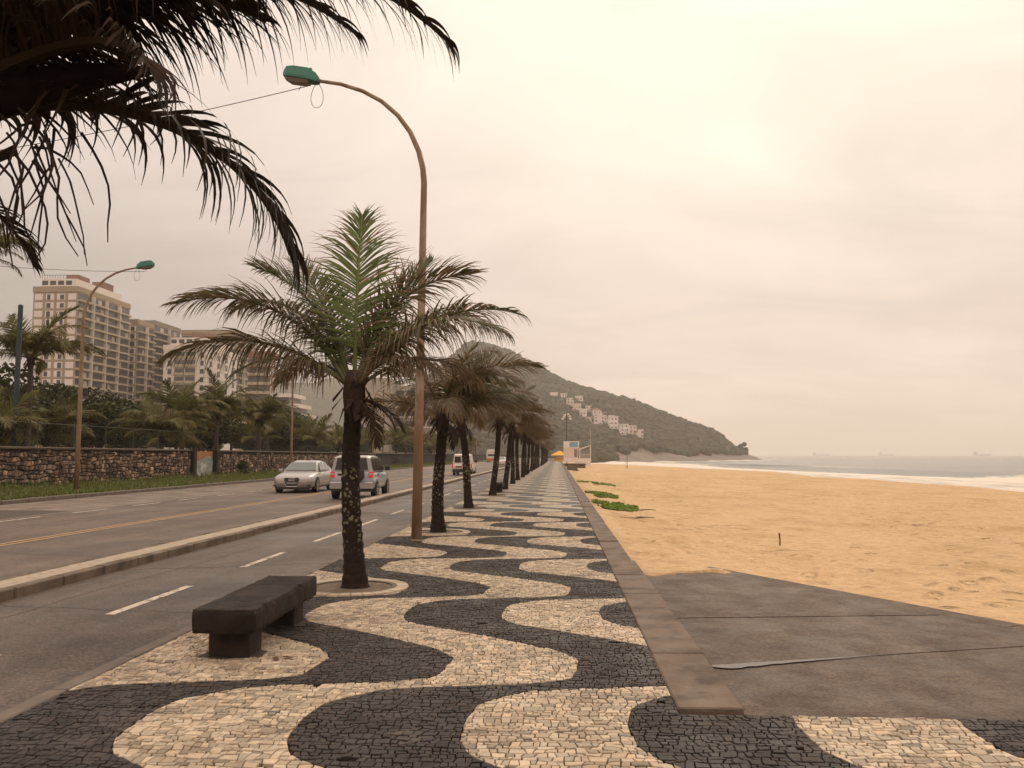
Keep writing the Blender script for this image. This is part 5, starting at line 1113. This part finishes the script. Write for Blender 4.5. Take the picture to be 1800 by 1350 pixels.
for x,y,lab in ((-2.2,228,'yellow plastic table left of the kiosk, on the promenade'),(-.6,230,'yellow plastic table in front of the kiosk counter'),(-4.4,226,'yellow plastic table under the last palms')):
    q = empty('cafe_table', (x,y,0)); tag(q, lab, 'table', 'yellow kiosk tables'); inst('table_top', tp, q); inst('leg', tl, q)
t = empty('lifeguard_post', (4.4,200,-1.3)); tag(t, 'white lifeguard post with a blue poster and slanted awning on the sand', 'building')
MB().box(-3.0,.4,-1.5,1.5,2.2,4.6).build('cabin', M['housep'], t); MB().box(-3.0,.6,-1.6,1.6,4.601,6.15).build('sign_board', M['housew'], t); MB().box(-1.6,.35,-1.66,-1.61,4.8,5.95).build('poster', M['blue'], t)
MB().box(-.55,.15,-1.56,-1.51,2.5,4.3).build('door', M['greyc'], t); MB().box(-3.0,3.3,-2.2,1.8,1.35,2.19).build('deck', M['housew'], t); MB().box(-.2,3.2,-2.15,1.7,-.6,1.34).build('base', M['housew'], t)
MB().loft([[(.62,-1.6,4.1),(.62,1.5,4.1),(.62,1.5,4.5),(.62,-1.6,4.5)],[(3.3,-1.6,5.15),(3.3,1.5,5.15),(3.3,1.5,5.25),(3.3,-1.6,5.25)]]).build('awning', M['panelw'], t)
for x in (.7,3.2): MB().box(x-.09,x+.09,-2.1,-1.95,2.2,5.1 if x > 2 else 4.1).build('post', M['housew'], t)
rl = MB()
for k in range(14): rl.box(.85+k*.175-.02,.85+k*.175+.02,-2.1,-2.06,2.2,3.2)
rl.box(.8,3.2,-2.12,-2.05,3.15,3.22); rl.build('railing', M['panelw'], t)
MB().tube([(3.25,0,5.2),(3.25,0,9.0)], .03, 5).build('flag_pole', M['panelw'], t)
t = empty('floodlight_mast', (2.15,201,-.2)); tag(t, 'tall dark floodlight mast in front of the lifeguard post', 'street lamp')
MB().tube([(0,0,0),(0,0,11.4)], [.16,.09], 8).build('pole', M['trim'], t); MB().box(-.9,.9,-.05,.05,10.2,10.3).build('crossarm', M['trim'], t); MB().box(-.05,.05,-.9,.9,11.0,11.1).build('crossarm', M['trim'], t)
fl_ = MB().bbox(-.26,.26,-.2,.2,-.15,.15,.04).mesh('floodlight', M['panelw'])
for x,z in ((-.9,10.35),(.9,10.35),(-.4,11.2),(.4,11.4),(-.6,10.75),(.75,10.9)): inst('floodlight', fl_, t, (x,-.1,z), (.4,0,0))
t = empty('beach_steps', (2.2,112,-.6)); tag(t, 'dark stepped concrete block beside the sea wall, leading down to the sand', 'steps')
for k in range(4): MB().box(-1.0,.1+k*.42,-2+k*.01,2,-1.0,.62-k*.28).build('step', M['concrete'], t)
MB().box(-1.0,.35,-2.4,-2.02,-1,.85).build('side_wall', M['kerb'], t)
t = empty('retaining_block', (3.2,160,-1.0)); tag(t, 'pale concrete retaining block below the lifeguard post', 'wall'); MB().bbox(-2.0,1.8,-6,6,-1,1.0,.05).build('block', M['concrete'], t); MB().box(-2.0,1.9,-6.1,6.1,1.003,1.12).build('coping', M['kerb'], t)
# posts, driftwood and creepers on the sand
def sz(x, y): return float(sand_z(np.array([x]), np.array([y]))[0])
o = tag(MB().tube([(0,0,-.2),(.01,0,.15),(0,.01,.30)],[.018,.016,.02],6).build('beach_stake', M['trim'], None, False, (5.05,20.0,sz(5.05,20.0))), 'short dark stake standing in the open sand', 'stake')
for x,y,lab in ((12.7,160,'left thin net pole on the far sand'),(13.2,163,'right thin net pole on the far sand')):
    tag(MB().tube([(0,0,-.3),(0,0,2.6)],[.05,.04],6).build('net_pole', M['lamp'], None, False, (x,y,sz(x,y))), lab, 'pole', 'net poles on the beach')
M['wood'] = mat('driftwood', (.07,.045,.03), (.11,.075,.05), 8, .9)
for x,y,a,L_,lab in ((2.25,25.6,.25,1.3,'thin dark driftwood branch on the sand below the green creeper'),(2.9,30.5,-.15,1.1,'dry creeper runner trailing from the largest green patch')):
    pts = [(math.cos(a)*L_*(k/8-.5)+.02*math.sin(k*2), math.sin(a)*L_*(k/8-.5)+.05*math.sin(k), .02+.015*math.sin(k*1.3)) for k in range(9)]
    tag(MB().tube(pts,[.012,.016,.02,.022,.022,.02,.016,.012,.008],5).build('driftwood', M['wood'], None, False, (x,y,sz(x,y))), lab, 'driftwood')
def creeper(label, cx, cy, rx, ry, n, seed):
    r_ = np.random.RandomState(seed); V = []; F = []; C = []; k = 0
    while k < n:
        a = r_.uniform(0,6.28); q = r_.rand()**.6; x = cx+math.cos(a)*q*rx; y = cy+math.sin(a)*q*ry
        if fbm(np.array([x*1.6+seed]),np.array([y*.9]),3)[0] < .36 + .16*q or x < 1.3: n -= .15; continue
        z = sz(x,y)+r_.uniform(.0,.07); s_ = r_.uniform(.03,.06); d1 = r_.normal(0,1,3); d1[2] = abs(d1[2])*.4; d1 /= np.linalg.norm(d1); d2 = np.cross(d1, r_.normal(0,.4,3)+[0,0,1]); d2 /= np.linalg.norm(d2); p = np.array([x,y,z]); b0 = len(V)
        V += [tuple(p-d1*s_),tuple(p+d2*s_*.7),tuple(p+d1*s_),tuple(p-d2*s_*.7)]; F.append((b0,b0+1,b0+2,b0+3)); C += [(min(1,max(0,r_.normal(.3,.3))),r_.uniform(.7,1.3),0,1)]*4; k += 1
    tag(link(bpy.data.objects.new('beach_creeper', mesh_np('beach_creeper', V, F, M['creeper'], False, C))), label, 'plant', 'green creepers on the sand', 'stuff')
creeper('largest green creeper patch on the sand beside the sea wall', 2.05,31.5,.95,2.8,5200,1); creeper('middle green creeper patch on the sand beside the sea wall', 2.05,40,.95,2.6,3000,2); creeper('small farthest green creeper patch on the sand by the steps', 2.6,58,1.3,3.4,2600,3)
# dry leaves and twigs on the mosaic
lm = MB().add([(-.06,0,.004),(-.02,.02,.012),(.05,.012,.006),(.07,0,.010),(.03,-.02,.004),(-.03,-.018,.012)],[(0,1,2,3),(0,3,4,5)]).mesh('fallen_leaf', mat('dead_leaf',(.14,.055,.028),(.09,.04,.02),20,.8))
for x,y,lab in ((-2.2,7.0,'brown fallen leaf on the white stones in front of the bench'),(-1.55,9.6,'brown fallen leaf on the mosaic beyond the bench'),(-2.28,6.95,'small brown leaf touching the fallen leaf by the bench')):
    tag(inst('fallen_leaf', lm, None, (x,y,.006), (0,0,x*9+y), 1.0), lab, 'leaf', 'fallen leaves')
# ------------------------------------------------------------------ haze: warm sea air
hz = MB().box(-6500,9800,-70,9300,-6,215).build('haze', None); hz.data.materials.clear()
m = bpy.data.materials.new('sea_haze'); m.use_nodes = True; N = m.node_tree.nodes; N.clear(); pv_ = N.new('ShaderNodeVolumePrincipled'); pv_.inputs['Color'].default_value = (1.0,.95,.90,1); pv_.inputs['Density'].default_value = .00025; pv_.inputs['Anisotropy'].default_value = .45
oo = N.new('ShaderNodeOutputMaterial'); m.node_tree.links.new(pv_.outputs[0], oo.inputs['Volume']); hz.data.materials.append(m); tag(hz, 'thin warm sea haze', 'haze', kind='stuff')
